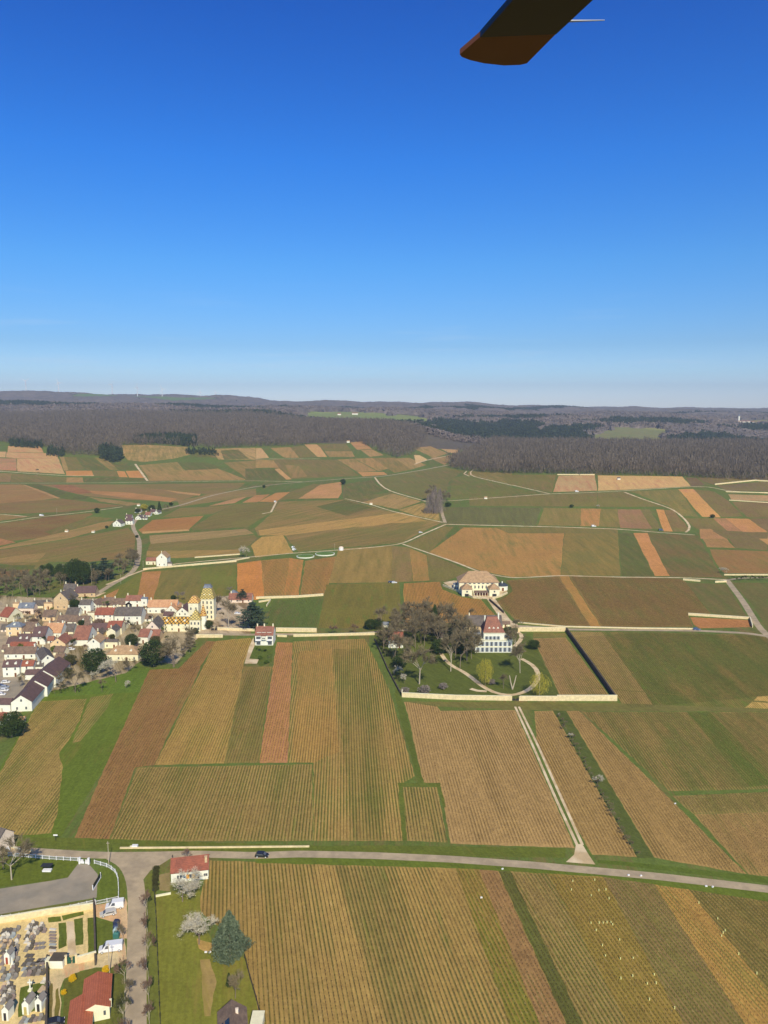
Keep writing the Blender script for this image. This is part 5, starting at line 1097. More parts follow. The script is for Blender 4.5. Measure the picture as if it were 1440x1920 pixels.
def proto(kind):
    if kind in _tp: return _tp[kind]
    base, _, sd = kind.partition('#'); sd = int(sd or 0); r = np.random.default_rng(900+sd)
    if base in ('bare', 'wide', 'thin', 'blossom', 'round'):
        seg = bare_skeleton(sd*7+1, {'bare': .5, 'wide': .8, 'thin': .25, 'blossom': .85, 'round': .7}[base], {'bare': .3, 'wide': .22, 'thin': .36, 'blossom': .2, 'round': .2}[base], 4, {'thin': 1.2}.get(base, .5))
        zmax = max(q.z for _, q, *_x in seg); wmax = max(abs(q.x) for _, q, *_x in seg)+1e-6; k = 1/zmax; kx = k
        tb = MB(); tw = []
        for p, q, r0, r1, lv in seg:
            p = Vector((p.x*kx, p.y*kx, p.z*k)); q = Vector((q.x*kx, q.y*kx, q.z*k))
            if lv <= 2: tb.tube(p, q, r0*.8, r1*.8, 5 if lv < 2 else 3)
            else:
                for j in range(5 if lv == 3 else 11):
                    a = p.lerp(q, r.uniform(0, .9)); d = (q-p).normalized()*.6+Vector(r.normal(0, .5, 3)); d.z = abs(d.z)*.8+.15; d.normalize(); e = a+d*r.uniform(.05, .11)
                    s_ = d.cross(Vector(r.normal(0, 1, 3))).normalized()*r.uniform(.0022, .0045); tw += [a-s_, a+s_, e]
                s_ = (q-p).cross(Vector(r.normal(0, 1, 3))).normalized()*.0045; tw += [p-s_, p+s_, q]
        trunk = tb.me('trunk'); tw = np.array([tuple(v) for v in tw])
        crown = npmesh('crown', tw, np.arange(len(tw)).reshape(-1, 3))
        extra = None
        if base == 'blossom':
            ends = np.array([tuple(Vector((q.x*kx, q.y*kx, q.z*k))) for p, q, a, b, lv in seg if lv >= 3]); c = ends[r.integers(0, len(ends), 3200)]+r.normal(0, .03, (3200, 3)); t = np.repeat(c, 3, 0)+r.normal(0, .007, (9600, 3))
            extra = npmesh('blossom', t, np.arange(9600).reshape(-1, 3))
        _tp[kind] = (trunk, crown, extra); return _tp[kind]
    sh, n, sz, asp, fl = {'ball': ('ball', 4200, .055, .6, 0), 'cedar': ('tier', 5200, .06, .5, 1), 'spruce': ('cone', 15000, .036, .5, 0), 'pine': ('cone', 1800, .09, .5, 0), 'shrub': ('ball', 700, .13, .5, 0), 'willow': ('ball', 1500, .10, .12, 0), 'poplar': ('cone', 900, .15, .08, 0)}[base]
    v = crown_tris(n, sh, sz, asp, 500+sd, up=(2.0 if base in ('poplar', 'willow') else 0), flat=fl)
    if base == 'poplar': v[:, :2] *= .55
    # uneven outline: push clumps in and out
    ph = r.uniform(0, 6.28, 6); c = v.reshape(-1, 3, 3).mean(1); a = np.arctan2(c[:, 1], c[:, 0])
    k = 1+.13*np.sin(3*a+ph[0]+5*c[:, 2])+.1*np.sin(7*a+ph[1]+9*c[:, 2])+.08*np.sin(13*c[:, 2]+ph[2]+2*a); v[:, :2] *= np.repeat(k, 3)[:, None]
    crown = npmesh('crown', v, np.arange(len(v)).reshape(-1, 3)); b = MB().tube((0, 0, -.01), (0, 0, .6 if base != 'shrub' else .3), .022, .01, 6)
    _tp[kind] = (b.me('trunk'), crown, None); return _tp[kind]
_variant = {}
def variant(me, m):
    k = (me.name, m.name)
    if k not in _variant: c = me.copy(); c.materials.clear(); c.materials.append(m); _variant[k] = c
    return _variant[k]
MT = dict(bare=leaf_mat('grey_twigs', (130,118,92), (104,96,76), .15), red=leaf_mat('reddish_twigs', (126,104,88), (106,86,74), .3), dark=leaf_mat('dark_evergreen', (64,80,42), (44,58,34), .5), blue=leaf_mat('blue_green_needles', (110,122,98), (70,84,66), .9),
          cedar=leaf_mat('cedar_needles', (76,92,74), (54,70,56), .4), blos=leaf_mat('pale_blossom', (200,194,174), (166,158,140), 2), yel=leaf_mat('yellow_green_shoots', (176,166,66), (150,140,60), .8), forsy=leaf_mat('yellow_flowers', (232,190,40), (214,166,30), 2),
          hedge=leaf_mat('hedge_leaves', (86,88,52), (66,66,42), .6), grey=leaf_mat('grey_bush', (140,130,122), (120,110,104), .8), green=leaf_mat('fresh_green', (96,116,50), (74,92,44), .6))
def tree(p, h, kind, cm, label, group=None, wr=1.0, tm=None, name='tree', cat='tree', tilt=None):
    tr, cr, ex = proto(kind); root = empty(name, p, random.uniform(0, 6.28), 1, label=label, cat=cat, group=group); root.scale = (h*wr, h*wr, h)
    if tilt: root.rotation_euler = (tilt[0], tilt[1], 0)
    link('trunk', variant(tr, tm or M_TR), root); link('crown', variant(cr, MT[cm]), root)
    if ex: link('blossom', variant(ex, MT['blos']), root)
    return root
def T(z, x, y, hp, kind, cm, label, group=None, wr=1.0, **kw):
    p, s = conv(z, x, y); return tree(p, hp/(s*math.cos(dep(p))), kind, cm, label, group, wr, **kw)
dn = dict(name='bare_tree')
T('L',345,1130,340,'wide#1','bare','largest leafless tree on the left lawn of the park, wide crown',wr=1.1,tm=M_PALE,**dn); T('L',150,935,165,'bare#2','bare','leafless tree in front of the small red-roofed park house',**dn)
T('L',400,800,200,'bare#3','bare','forked leafless tree at the back of the park grove',**dn); T('L',460,760,215,'pine#1','dark','narrow dark conifer at the back of the park grove',wr=.45,name='conifer_tree')
T('L',620,815,170,'cedar#1','cedar','wide blue-green cedar left of the long stone outbuilding',wr=1.15,name='cedar_tree'); T('L',580,1035,270,'thin#2','bare','slim pale-stemmed leafless tree left of the park drive',tm=M_PALE,wr=.9,**dn)
T('L',650,1010,210,'wide#3','bare','leafless tree beside the small pale terrace in the park',**dn); T('L',735,940,190,'bare#4','bare','leafless tree at the left front corner of the white mansion',**dn)
T('L',840,1145,200,'willow#1','yel','yellowish weeping tree on the lawn below the mansion',wr=.55,name='willow_tree'); T('L',1100,1048,230,'bare#5','bare','pale-trunked leafless tree inside the loop of the drive',tm=M_PALE,wr=.9,**dn)
T('L',1065,890,200,'wide#5','bare','leafless tree at the right front corner of the mansion',tm=M_PALE,**dn); T('L',975,1165,115,'bare#6','bare','small leafless tree in the middle of the round lawn',**dn)
T('L',1245,1225,175,'willow#2','yel','yellow-green weeping willow at the right end of the park drive',tm=M_PALE,wr=.8,name='willow_tree')
T('L',185,1070,85,'blossom#1','blos','upper white blossoming tree beside the dark park hedge',name='blossom_tree'); T('L',235,1130,75,'blossom#2','blos','lower white blossoming tree beside the dark park hedge',name='blossom_tree')
p, s = conv('L', 1043, 1170); r_ = empty('pollarded_trunk', p, 0, label='white forked pollard trunk without branches on the round lawn', cat='tree'); b_ = MB()
for dx_ in (-1.6, 1.8): b_.tube((0, 0, 0), (dx_*.5, 0, 3.2), .35, .28).tube((dx_*.5, 0, 3.1), (dx_, .2, 7.2), .27, .2)
b_.obj('trunk', M_PALE, r_)
for i, (x, y, h) in enumerate(((240,1205,48),(385,1205,62),(525,1170,48),(885,1135,42))): T('L',x,y,h,'shrub#%d' % i,'grey',('left corner','second','third','fourth, near the drive')[i]+' round grey shrub on the park lawn',None,1.3,name='shrub',cat='shrub')
for x, y, h, lb in ((200,1010,90,'dark evergreen shrub beside the park hedge'),(500,905,110,'dark evergreen between park path and grove'),(650,900,90,'low evergreen in front of the cedar'),(1010,760,60,'dark bush at the right side of the mansion'),(30,720,70,'round green bush at the upper left park corner'),(1205,870,70,'bush at the right edge of the park lawn')):
    T('L',x,y,h,'ball#1','dark',lb,None,1.2,name='evergreen_shrub',cat='shrub')
T('L',1060,760,110,'round#3','bare','leafless tree behind the mansion at the road corner',**dn); T('L',740,650,95,'wide#6','bare','leafless tree behind the stone outbuilding',**dn); T('L',60,700,150,'wide#7','bare','wide leafless tree at the upper left corner of the park by the road',**dn)
pk = march(dens(zp('L', '90,760 230,660 480,650 610,720 700,900 720,960 640,990 470,900 300,880 240,1000 130,980 60,900'))); g = fill(pk, 9.0)
for i, q in enumerate(g): tree(Vector((*q, 0)), random.uniform(13, 20), random.choice(('bare#1','bare#2','wide#2','bare#4','thin#1','wide#4')), 'bare', 'leafless tree in the dense grove left of the white mansion', 'park grove', name='bare_tree')
for i, q in enumerate(fill(march(dens(zp('L', '20,740 110,1020 200,1190 225,1190 130,1000 60,760'))), 5)): tree(Vector((*q, 0)), random.uniform(3, 6), 'round#1', 'hedge', 'bush in the overgrown hedge along the left side of the park', 'park hedge bushes', 1.2, name='hedge_bush', cat='bush')
# village trees
T('N',718,255,185,'ball#2','dark','round dark evergreen in front of the white gabled house with beige roof',wr=1.0,name='evergreen_tree'); T('N',1155,195,185,'ball#3','dark','big dark evergreen between tan-roofed house and bare tree',wr=1.1,name='evergreen_tree')
T('N',1300,205,170,'wide#8','bare','large leafless tree at the upper corner of the brown strip',wr=1.2,**dn); T('N',870,315,150,'blossom#3','blos','largest whitish blossoming tree below the wide tan-roofed house',wr=1.4,name='blossom_tree')
T('N',710,302,65,'blossom#4','blos','small white blossoming tree beside the round evergreen',name='blossom_tree'); T('N',945,360,60,'blossom#1','blos','small blossoming tree at the right end of the orchard',wr=1.2,name='blossom_tree'); T('N',960,240,110,'round#5','bare','leafless orchard tree close to the tan-roofed house',wr=1.3,**dn)
T('N',565,395,165,'bare#7','bare','leafless tree in the orchard between barns and round evergreen',**dn); T('N',765,388,90,'bare#8','bare','small leafless orchard tree below the blossoming one',**dn); T('N',455,375,140,'wide#9','bare','leafless tree directly right of the stepped barns',**dn)
for i, q in enumerate(fill(march(dens(zp('N', '350,400 380,330 520,360 700,380 700,395 520,400 360,420'))), 4)): tree(Vector((*q, 0)), random.uniform(2, 4), 'round#2', 'hedge', 'bush in the scrub right of the barns', 'orchard scrub', 1.4, name='bush', cat='bush')
T('N',90,730,180,'ball#4','dark','dark conifer at the left picture edge above the vineyard corner',wr=1.0,name='evergreen_tree'); T('Y',700,990,200,'ball#5','dark','dark evergreen behind the wide tan-roofed house',wr=1.0,name='evergreen_tree')
T('X',1110,415,150,'ball#6','dark','dark evergreen right of the tall stone gable',name='evergreen_tree'); T('X',1020,400,230,'wide#1','bare','leafless tree in front of the stone houses of the upper village',**dn); T('X',570,605,190,'round#6','red','reddish leafless tree in the upper left village',wr=1.0,**dn)
T('X',265,600,110,'round#7','hedge','dome-shaped brown bush above the slate-roofed house',wr=1.4,name='bush',cat='bush'); T('X',430,600,80,'round#1','bare','pale round leafless bush in the upper left village',wr=1.5,name='bush',cat='bush'); T('N',150,350,110,'round#2','bare','leafless tree at the parking yard of the village',**dn)
T('Y',940,470,110,'round#4','dark','dark tree before the long orange-roofed building',name='dark_tree'); T('Y',745,760,150,'wide#2','bare','leafless tree in the yard under the village balcony',**dn); T('Z',160,1020,330,'wide#5','bare','leafless tree with spreading crown below the patterned long roof',wr=1.1,**dn)
T('Z',775,605,350,'wide#6','bare','tall leafless tree between the yellow tower and the big cedar',wr=.95,tm=M_PALE,**dn); T('Z',640,430,230,'bare#5','bare','leafless tree directly behind the yellow tower',**dn); T('Z',1045,600,320,'cedar#2','cedar','huge dark cedar left of the balcony house',wr=1.15,name='cedar_tree')
T('Z',930,290,150,'cedar#3','cedar','smaller cedar behind the huge dark one',name='cedar_tree'); T('Z',545,595,95,'ball#1','dark','dark clipped bush at the foot of the yellow tower',wr=1.2,name='evergreen_shrub',cat='shrub'); T('Z',400,655,70,'ball#2','dark','small dark bush in front of the yellow pavilion',name='evergreen_shrub',cat='shrub')
for x, y, h, k in ((200,270,100,'round#2'),(290,275,100,'round#3'),(150,275,60,'ball#3'),(780,200,80,'round#4')): T('Z',x,y,h,k,'grey' if k[0] == 'r' else 'dark','bushy tree in the field edge behind the orange-roofed building' if x < 400 else 'bushy tree behind the garden pavilion','trees behind the upper village' if x < 400 else None,name='bushy_tree')
for i, q in enumerate(fill(march(dens(zp('Z', '270,720 330,650 390,660 400,740 340,860 240,980 200,960 300,800'))), 4.5)): tree(Vector((*q, 0)), random.uniform(4, 7), 'round#5', 'bare', 'brown bush in the thicket left of the brown strip', 'village thicket', 1.2, name='bush', cat='bush')
for i, (x, y, h) in enumerate(((430,655,170),(280,610,90),(390,640,130),(340,630,110),(470,650,150),(240,600,70))): T('D',x,y,h*.9,'ball#%d' % (i+1),'dark','dark conifer in the wood above the village','conifers above the village',.6,name='conifer_tree')
for i, (x, y, h) in enumerate(((590,620,130),(530,625,110))): T('D',x,y,h,'cedar#%d' % (i+1),'cedar',('flat-topped cedar in the wood beside the village road','lower cedar left of the flat-topped one above the village')[i],None,1.0,name='cedar_tree')
for z_, po, sp_, hh in (('D','-200,640 150,625 300,640 330,690 300,725 -200,740',9,(11,16)),('D','540,690 600,650 700,600 770,555 760,490 700,530 600,620 500,640',8,(9,14)),('D','300,640 540,640 540,660 300,665',9,(9,13))):
    for q in fill(march(dens(zp(z_, po))), sp_): tree(Vector((*q, float(terr(*q)))), random.uniform(*hh), random.choice(('bare#1','bare#3','wide#2','thin#1','wide#7')), 'bare', 'leafless tree in the grove bordering the village and its road', 'village grove', name='bare_tree')
for q in fill(march(dens(zp('PX', '20,1150 80,1130 240,1128 330,1135 350,1180 300,1235 200,1200 180,1250 110,1280 60,1250 20,1210'))), 15): tree(Vector((*q, 0)), random.uniform(3, 6.5), random.choice(('round#1','round#3','ball#2','round#5')), random.choice(('hedge','grey','dark','red','green')), 'small garden tree in the yards between the village houses', 'village garden trees', 1.1, name='garden_tree')
T('E',185,500,72,'blossom#2','blos','greyish blossoming tree on the track beside the orange plots',wr=1.1,name='blossom_tree'); T('E',730,86,32,'ball#1','dark','small dark tree at the corner of the pale brown plot',name='evergreen_tree'); T('E',285,105,18,'ball#2','dark','tiny dark tree beside the left road',name='evergreen_tree')
for i, (x, y, h, k, c, w_) in enumerate(((1055,755,75,'round#1','red',1.3),(1215,750,75,'round#3','red',1.3),(1340,720,75,'ball#2','dark',1.3),(1400,712,140,'wide#3','bare',1.0))): T('M',x,y,h,k,c,('left reddish round tree on the low road wall','right reddish round tree on the low road wall','dark evergreen at the road near the park corner','leafless tree left of the park at the road')[i],None,w_,name='tree')
for i in range(9): T('E',1205+i*9,250-(i % 3)*8,random.uniform(95,135),'poplar#%d' % (i % 3),'grey','tall leafless poplar in the row at the central track junction','poplars at the track junction',.75,name='poplar_tree')
for i in range(9): T('E',1195+random.uniform(0,115),200-random.uniform(0,70),random.uniform(45,75),'round#%d' % (i % 5),'bare','leafless tree behind the poplars','trees behind the poplars',1.1,name='bare_tree')
T('E',1320,210,25,'ball#1','dark','dark bush right of the poplars',None,1.5,name='evergreen_shrub',cat='shrub')
for x, y, h, k, c, lb in ((545,246,30,'ball#1','dark','round dark tree left of the hamlet on its own'),(855,238,38,'ball#2','dark','dark tree above the hamlet roofs'),(897,232,52,'pine#1','dark','narrow dark conifer above the hamlet'),(932,238,45,'round#2','bare','round leafless tree right of the hamlet conifer'),(962,205,20,'ball#3','dark','dark bush at the road above the hamlet'),(810,232,38,'ball#4','yel','yellow-green tree above the hamlet'),(600,332,16,'ball#1','dark','dark bushes left of the hamlet'),(775,245,25,'ball#5','dark','dark tree among the hamlet houses'),(770,385,16,'ball#2','dark','dark bush on the bend of the hamlet road')):
    T('D',x,y,h,k,c,lb,None,1.2 if h < 30 else (.5 if k[0] == 'p' else 1.0),name='tree')
T('A',200,592,26,'round#3','bare','round brownish tree alone on the pale track at the far left',wr=1.3,**dn); T('C',335,785,18,'ball#2','dark','small dark bush between right-hand plots',None,1.3,name='bush',cat='bush'); T('C',480,788,20,'blossom#1','blos','small blossoming bush between right-hand plots',None,1.3,name='blossom_tree')
T('F',940,532,32,'ball#3','dark','round green bush at the foot of the orange strip',None,1.4,name='bush',cat='bush'); T('H',1170,246,38,'blossom#4','blos','blossoming bush at the right track corner',None,1.5,name='blossom_tree')
for i in range(14): T('H',1225+i*17,285+random.uniform(0,8),random.uniform(20,32),'round#%d' % (i % 4),'hedge','bush in the hedge along the track at the right edge','hedge at the right edge',1.3,name='hedge_bush',cat='bush')
T('I',225,290,38,'blossom#3','blos','upper white blossoming bush on the green strip',None,1.2,name='blossom_tree'); T('I',395,560,55,'blossom#4','blos','lower white blossoming bush on the green strip',None,1.2,name='blossom_tree'); T('I',160,140,18,'blossom#1','blos','tiny white bush at the top of the green strip',None,1.1,name='blossom_tree')
for i in range(34):
    t = i/33.; T('I',165+t*460+random.uniform(-8,8),150+t*840,random.uniform(16,34),'round#%d' % (i % 6),'bare','low leafless shrub along the green strip','shrubs on the green strip',1.5,name='shrub',cat='shrub')
# foreground trees
T('U',395,530,215,'blossom#5','blos','blossoming tree in front of the white bungalow',wr=1.6,name='blossom_tree'); T('U',545,915,235,'blossom#6','blos','blossoming tree left of the big blue spruce',wr=1.65,name='blossom_tree')
T('U',825,1045,372,'spruce#1','blue','big blue-green spruce in the foreground garden',wr=.78,name='spruce_tree'); T('U',870,1400,200,'round#6','bare','leafless tree behind the solar-panel house',wr=1.1,**dn); T('U',515,375,75,'round#1','red','small reddish shrub at the bungalow wall',name='shrub',cat='shrub')
T('U',455,150,75,'round#2','red','brown dome-shaped tree behind the bungalow',wr=1.8,name='bush',cat='bush'); T('U',815,1290,100,'pine#2','dark','small dark conifer above the solar-panel house',wr=.5,name='conifer_tree')
for i, (x, y) in enumerate(((80,655),(82,840),(86,1020),(88,1230),(95,1450),(100,1660),(75,2000))): T('U',x,y,185,'round#%d' % (i % 4),'red','reddish-twigged pruned street tree with white stem on the garden side of the road','street trees on the garden side',.62,tm=M_PALE,name='street_tree')
for i, (x, y, h, c) in enumerate(((1225,245,190,'bare'),(1245,665,245,'red'),(1245,860,220,'bare'),(1235,1060,230,'hedge'),(1235,1240,200,'red'))): T('S',x,y,h,'round#%d' % (i+1),c,'pruned street tree on the cemetery side of the road, '+('beside the recycling containers','with dense reddish crown','third from the junction','beside the rust-roofed hall','at the bottom edge')[i],None,.62,tm=M_PALE,name='street_tree')
T('Q',105,430,330,'wide#4','bare','large leafless tree on the lawn left of the car park',wr=1.1,tm=M_PALE,**dn); T('Q',30,330,200,'bare#6','bare','leafless tree beside the left-edge house at the main road',**dn)
for i, (x, y, h) in enumerate(((1060,555,60),(727,645,62),(640,775,45))): T('S',x,y,h,'ball#%d' % (i+1),'forsy',('right','middle','lower left')[i]+' yellow flowering bush in the garden of the rust-roofed hall',None,.9,name='flowering_bush',cat='bush')
for i in range(6): T('U',150+random.uniform(-8,12),255+i*36,42,'ball#%d' % (i % 4+1),'hedge','dark hedge bush left of the bungalow','hedge left of the bungalow',1.2,name='hedge_bush',cat='bush')
for i, (x, y) in enumerate(((500,690),(560,720),(620,735),(680,740),(700,720))): T('HO',x,y,45,'ball#%d' % (i % 3+1),'dark' if i % 2 else 'green','small shrub in the balcony house garden','balcony house shrubs',1.3,name='shrub',cat='shrub')
T('HO',575,920,90,'ball#2','green','round green tree on the balcony house lawn',None,1.1,name='tree'); T('HO',780,900,120,'round#2','green','light green tree at the right of the balcony house lawn',None,.9,name='tree'); T('HO',720,1010,80,'ball#4','green','green bush at the lower end of the balcony house garden',None,1.4,name='bush',cat='bush')

# ---------------------------------------------------------------- vehicles
def car(p, rz, c, label, van=False, group=None, L=None):
    L = L or (5.3 if van else 4.3); Wd = 2.0 if van else 1.78; H = 2.2 if van else 1.45
    root = empty('parked_van' if van else 'parked_car', p, rz, label=label, cat='van' if van else 'car', group=group)
    pm = mat('car_paint_%d' % (sum(c)), c, .25, .02, spec=.6); hw_ = Wd/2
    if van: lo = [(-L/2,.35),(L/2,.35),(L/2,.95),(L/2-.9,1.15),(L/2-1.7,H-.05),(L/2-2.0,H),(-L/2+.1,H),(-L/2,H-.2)]
    else: lo = [(-L/2,.32),(L/2,.32),(L/2,.68),(L/2-.9,.9),(L/2-1.6,H-.05),(L/2-2.0,H),(-L/2+.7,H),(-L/2+.12,.95)]
    MB().prism([(x,-hw_,z) for x, z in lo], [(x,hw_,z) for x, z in lo]).obj('body', pm, root)
    e = MB(); zt = H-.12; zb = 1.25 if van else .95; x1 = L/2-1.15 if van else L/2-1.1
    for s_ in (-1, 1): e.add([(x1-.35,s_*(hw_+.015),zb),(x1-.75,s_*(hw_+.015),zt),((L/2-2.6) if van else -L/2+.75,s_*(hw_+.015),zt),((L/2-2.6) if van else -L/2+.4,s_*(hw_+.015),zb)], [(0,1,2,3) if s_ > 0 else (3,2,1,0)])
    e.obj('side_windows', M_GL, root)
    MB().add([(lo[3][0]+.02,-hw_*.88,lo[3][1]+.06),(lo[3][0]+.02,hw_*.88,lo[3][1]+.06),(lo[4][0]+.03,hw_*.8,lo[4][1]-.03),(lo[4][0]+.03,-hw_*.8,lo[4][1]-.03)], [(0,1,2,3)]).obj('windscreen', M_GL, root)
    for x in (-L/2+.8, L/2-.85):
        for s_ in (-1, 1):
            w_ = MB().cyl((0, 0), .33, .33, -.11, .11, 12).obj('wheel', M_DKM, root); w_.rotation_euler = (math.pi/2, 0, 0); w_.location = (x, s_*(hw_-.08), .33)
            q = MB().cyl((0, 0), .19, .19, -.125, .125, 10).obj('rim', M_WHITE, w_)
    for s_ in (-1, 1): h = MB().box(-.06, .03, -.18, .18, -.08, .08).obj('headlight', M_WHITE, root); h.location = (L/2, s_*hw_*.7, .72)
    return root
def CAR(z, x, y, deg, c, label, **kw): p, s = conv(z, x, y); return car(p, R(deg), c, label, **kw)
WHT = (236,236,234)
CAR('Q',1035,680,192,WHT,'white van parked at the forecourt beside the railing',van=True,L=4.9); CAR('Q',975,745,200,(190,186,178),'silver hatchback with dark windows behind the white van',L=4.4)
CAR('S',1110,330,192,(214,216,222),'large white van with dark roof edge parked before the cemetery',van=True,L=5.9); CAR('U',1110,125,-4,(40,42,46),'black car driving on the main road')
CAR('Q',30,165,150,WHT,'white car at the left edge of the main road',L=4.2)
for i, (x, y, c) in enumerate(((110,625,WHT),(90,720,(150,158,172)),(80,780,WHT),(20,860,WHT),(20,700,(60,70,90)))): CAR('O',x,y,8,c,('white car nearest the terraced houses in the village yard','blue car between white cars in the village yard','second white car in the village yard','white car at the lower left of the village yard','dark car at the left edge of the village yard')[i])
CAR('X',1065,1030,5,WHT,'white car in the yard left of the orange-doored barn'); CAR('X',1040,960,80,WHT,'white van in the yard left of the orange-doored barn',van=True)
CAR('E',455,455,70,WHT,'lower white car on the plot corner above the crescent planters',van=True); CAR('E',449,440,70,WHT,'upper white car on the plot corner above the crescent planters'); CAR('E',1166,357,20,WHT,'white car on the track in the middle of the vineyards')
CAR('E',1018,640,5,WHT,'white car at the plot corner left of the winery'); CAR('E',998,638,5,(48,56,70),'dark car beside the white one left of the winery')
CAR('C',365,697,5,WHT,'white van on the track under the brown straw plot',van=True); CAR('C',460,893,5,WHT,'white van on the straight right-hand track',van=True); CAR('C',838,915,0,(70,86,106),'blue-grey van under the orange strip on the right',van=True)
CAR('H',1003,594,-5,(70,90,130),'blue vehicle at the wall of the small red plot'); CAR('E',348,185,80,WHT,'white van at the bend of the track above the plain',van=True)
CAR('A',235,832,0,WHT,'white van on the pale track in the left plain',van=True); CAR('L',90,700,10,(150,160,176),'silver-blue car at the upper left park corner'); CAR('Y',860,880,0,WHT,'white car by the cottage near the patterned roof')
CAR('S',545,1075,20,(40,40,44),'dark car cut by the bottom picture edge left of the hall')
CAR('Z',870,430,0,WHT,'white car left of the huge cedar')
# recycling containers, well-heads, bins
for i, (y, c) in enumerate(((60,(44,50,74)),(105,(50,60,90)),(140,(150,172,180)),(180,(62,112,106)))):
    p, s = conv('S', 1165, y+20); r_ = empty('recycling_container', p, 0, label=('dark navy','blue','pale blue','teal')[i]+' recycling container in the row beside the road', cat='container', group='recycling containers'); m_ = mat('container_%d' % i, c, .5, .04)
    MB().box(-.75, .75, -.6, .6, 0, 1.3).obj('bin_body', m_, r_); MB().prism([(-.75,-.6,1.31),(.75,-.6,1.31),(.75,.6,1.31),(-.75,.6,1.31)], [(-.45,-.35,1.7),(.45,-.35,1.7),(.45,.35,1.7),(-.45,.35,1.7)]).obj('lid', m_, r_)
def slab_thing(z, x, y, name, label, cat, parts, rz=0, group=None):
    p, s = conv(z, x, y); r_ = empty(name, p, rz, label=label, cat=cat, group=group)
    for n_, m_, bx in parts: MB().box(*bx).obj(n_, m_, r_)
    return r_
slab_thing('Q',425,350,'bus_shelter','grey shelter with white base on the lawn left of the car park','shelter',[('base',M_WHITE,(-1.3,1.3,-.6,.6,0,.5)),('roof',M_DKM,(-1.6,1.6,-.9,.9,1.9,2.05)),('post',M_DKM,(-1.3,-1.2,.5,.6,.5,1.9)),('post',M_DKM,(1.2,1.3,.5,.6,.5,1.9))])
slab_thing('Q',872,470,'notice_board','white framed notice board standing at the edge of the car park','board',[('frame',M_WHITE,(-.08,.08,-3.2,3.2,0,.25)),('post',M_WHITE,(-.1,.1,-3.2,-3.0,0,1.8)),('post',M_WHITE,(-.1,.1,3.0,3.2,0,1.8)),('panel',M_DKM,(-.04,.04,-2.9,2.9,.4,1.7))])
slab_thing('Q',1215,140,'rubble_heap','white lump at the ruined wall right of the junction pole','rock',[('block',M_WHITE,(-.9,.9,-.5,.5,0,.9)),('block',M_COP,(-1.6,-.95,-.4,.4,0,.5))]); slab_thing('Q',502,75,'road_sign','small white sign on a post across the main road','sign',[('post',M_DKM,(-.05,.05,-.05,.05,0,1.6)),('sign_panel',M_WHITE,(-.7,.7,-.08,-.05,1.6,2.1))])
for i, (z_, x, y) in enumerate((('V',625,65),('V',560,153),('V',1012,84),('V',1050,86),('V',1250,118),('V',1270,120),('I',870,678),('U',605,988),('U',640,990))): slab_thing(z_,x,y,'white_stone','small white block lying in the grass at the field edge','block',[('block',M_WHITE,(-.32,.32,-.18,.18,0,.3))],random.random(),'white blocks at the field edges')
slab_thing('W',1070,870,'cemetery_shed','flat grey-roofed shed with white front in the cemetery corner','shed',[('wall',WW,(-1.6,1.6,0,2.6,0,2.2)),('roof',M_DKST,(-1.75,1.75,-.2,2.8,2.2,2.4)),('door',WC,(-2.9,-1.61,.2,1.8,0,2.0))])
# ---------------------------------------------------------------- cemetery
MGv = {'g': mat('grey_granite', (134,128,120), .5, .15, 2), 'd': mat('dark_granite', (98,92,84), .45, .15, 2), 'w': mat('white_marble', (196,190,178), .6, .1, 2), 'p': mat('purple_grey_granite', (136,122,116), .5, .12, 2), 'b': mat('blue_grey_stone', (152,158,158), .6, .1, 2), 's': mat('sandstone_slab', (186,164,136), .9, .15, 2)}
gl = {'g': 'grey granite', 'd': 'dark granite', 'w': 'white marble', 'p': 'purple-grey granite', 'b': 'pale blue-grey', 's': 'sandstone'}
_gm = {}
def grave(x, y, c='g', w_=1.0, l_=2.0, hs=True, row='', cross=False):
    p, s = conv('W', x, y); w_ *= 1.2; l_ *= 1.12; r_ = empty('grave', p, R(random.uniform(-4, 4)-6), label=gl[c]+' grave '+row, cat='grave', group='graves '+row); k = (c, w_, l_)
    if k not in _gm: _gm[k] = (MB().box(-w_/2, w_/2, 0, l_, 0, .22).box(-w_/2+.1, w_/2-.1, .12, l_-.12, .22, .36).me('slab', MGv[c]), MB().box(-w_*.4, w_*.4, -.02, .14, 0, .75).prism([(-w_*.4,-.02,.75),(w_*.4,-.02,.75),(w_*.4,.14,.75),(-w_*.4,.14,.75)], [(-w_*.22,0,.98),(w_*.22,0,.98),(w_*.22,.12,.98),(-w_*.22,.12,.98)]).me('headstone', MGv[c]),
                                MB().box(-.07, .07, 0, .12, .1, 1.15).box(-.26, .26, .002, .118, .78, .9).me('cross', MGv['w']))
    link('slab', _gm[k][0], r_)
    if cross: q = link('cross', _gm[k][2], r_); q.location = (0, l_+.02, 0)
    if hs: q = link('headstone', _gm[k][1], r_); q.location = (0, l_-.15, 0)
for i in range(9): grave(985,150+i*58,'wgppgbdws'[i],1.6,.62,False,'in the single column beside the grass panels')
for j, yy in enumerate((1030, 925, 835)):
    for i in range(5): grave(438+i*88,yy-i*8,'gpdgd'[(i+j) % 5] if j != 1 or i else 'b',1.05,1.15,j == 0,'in the dense block at the centre of the cemetery')
for j in range(2):
    for i in range(2): grave(500+i*75,750-j*85,'d',.95,1.1,False,'in the dense block at the centre of the cemetery')
for i in range(3): grave(690+i*68,790-i*10,'dgb'[i],.9,1.7,False,'in the dense block at the centre of the cemetery')
for j in range(2):
    for i in range(3): grave(665+i*66,520-j*80-i*8,'pgg'[i],.85,.95,False,'in the purple-grey double row under the shed path')
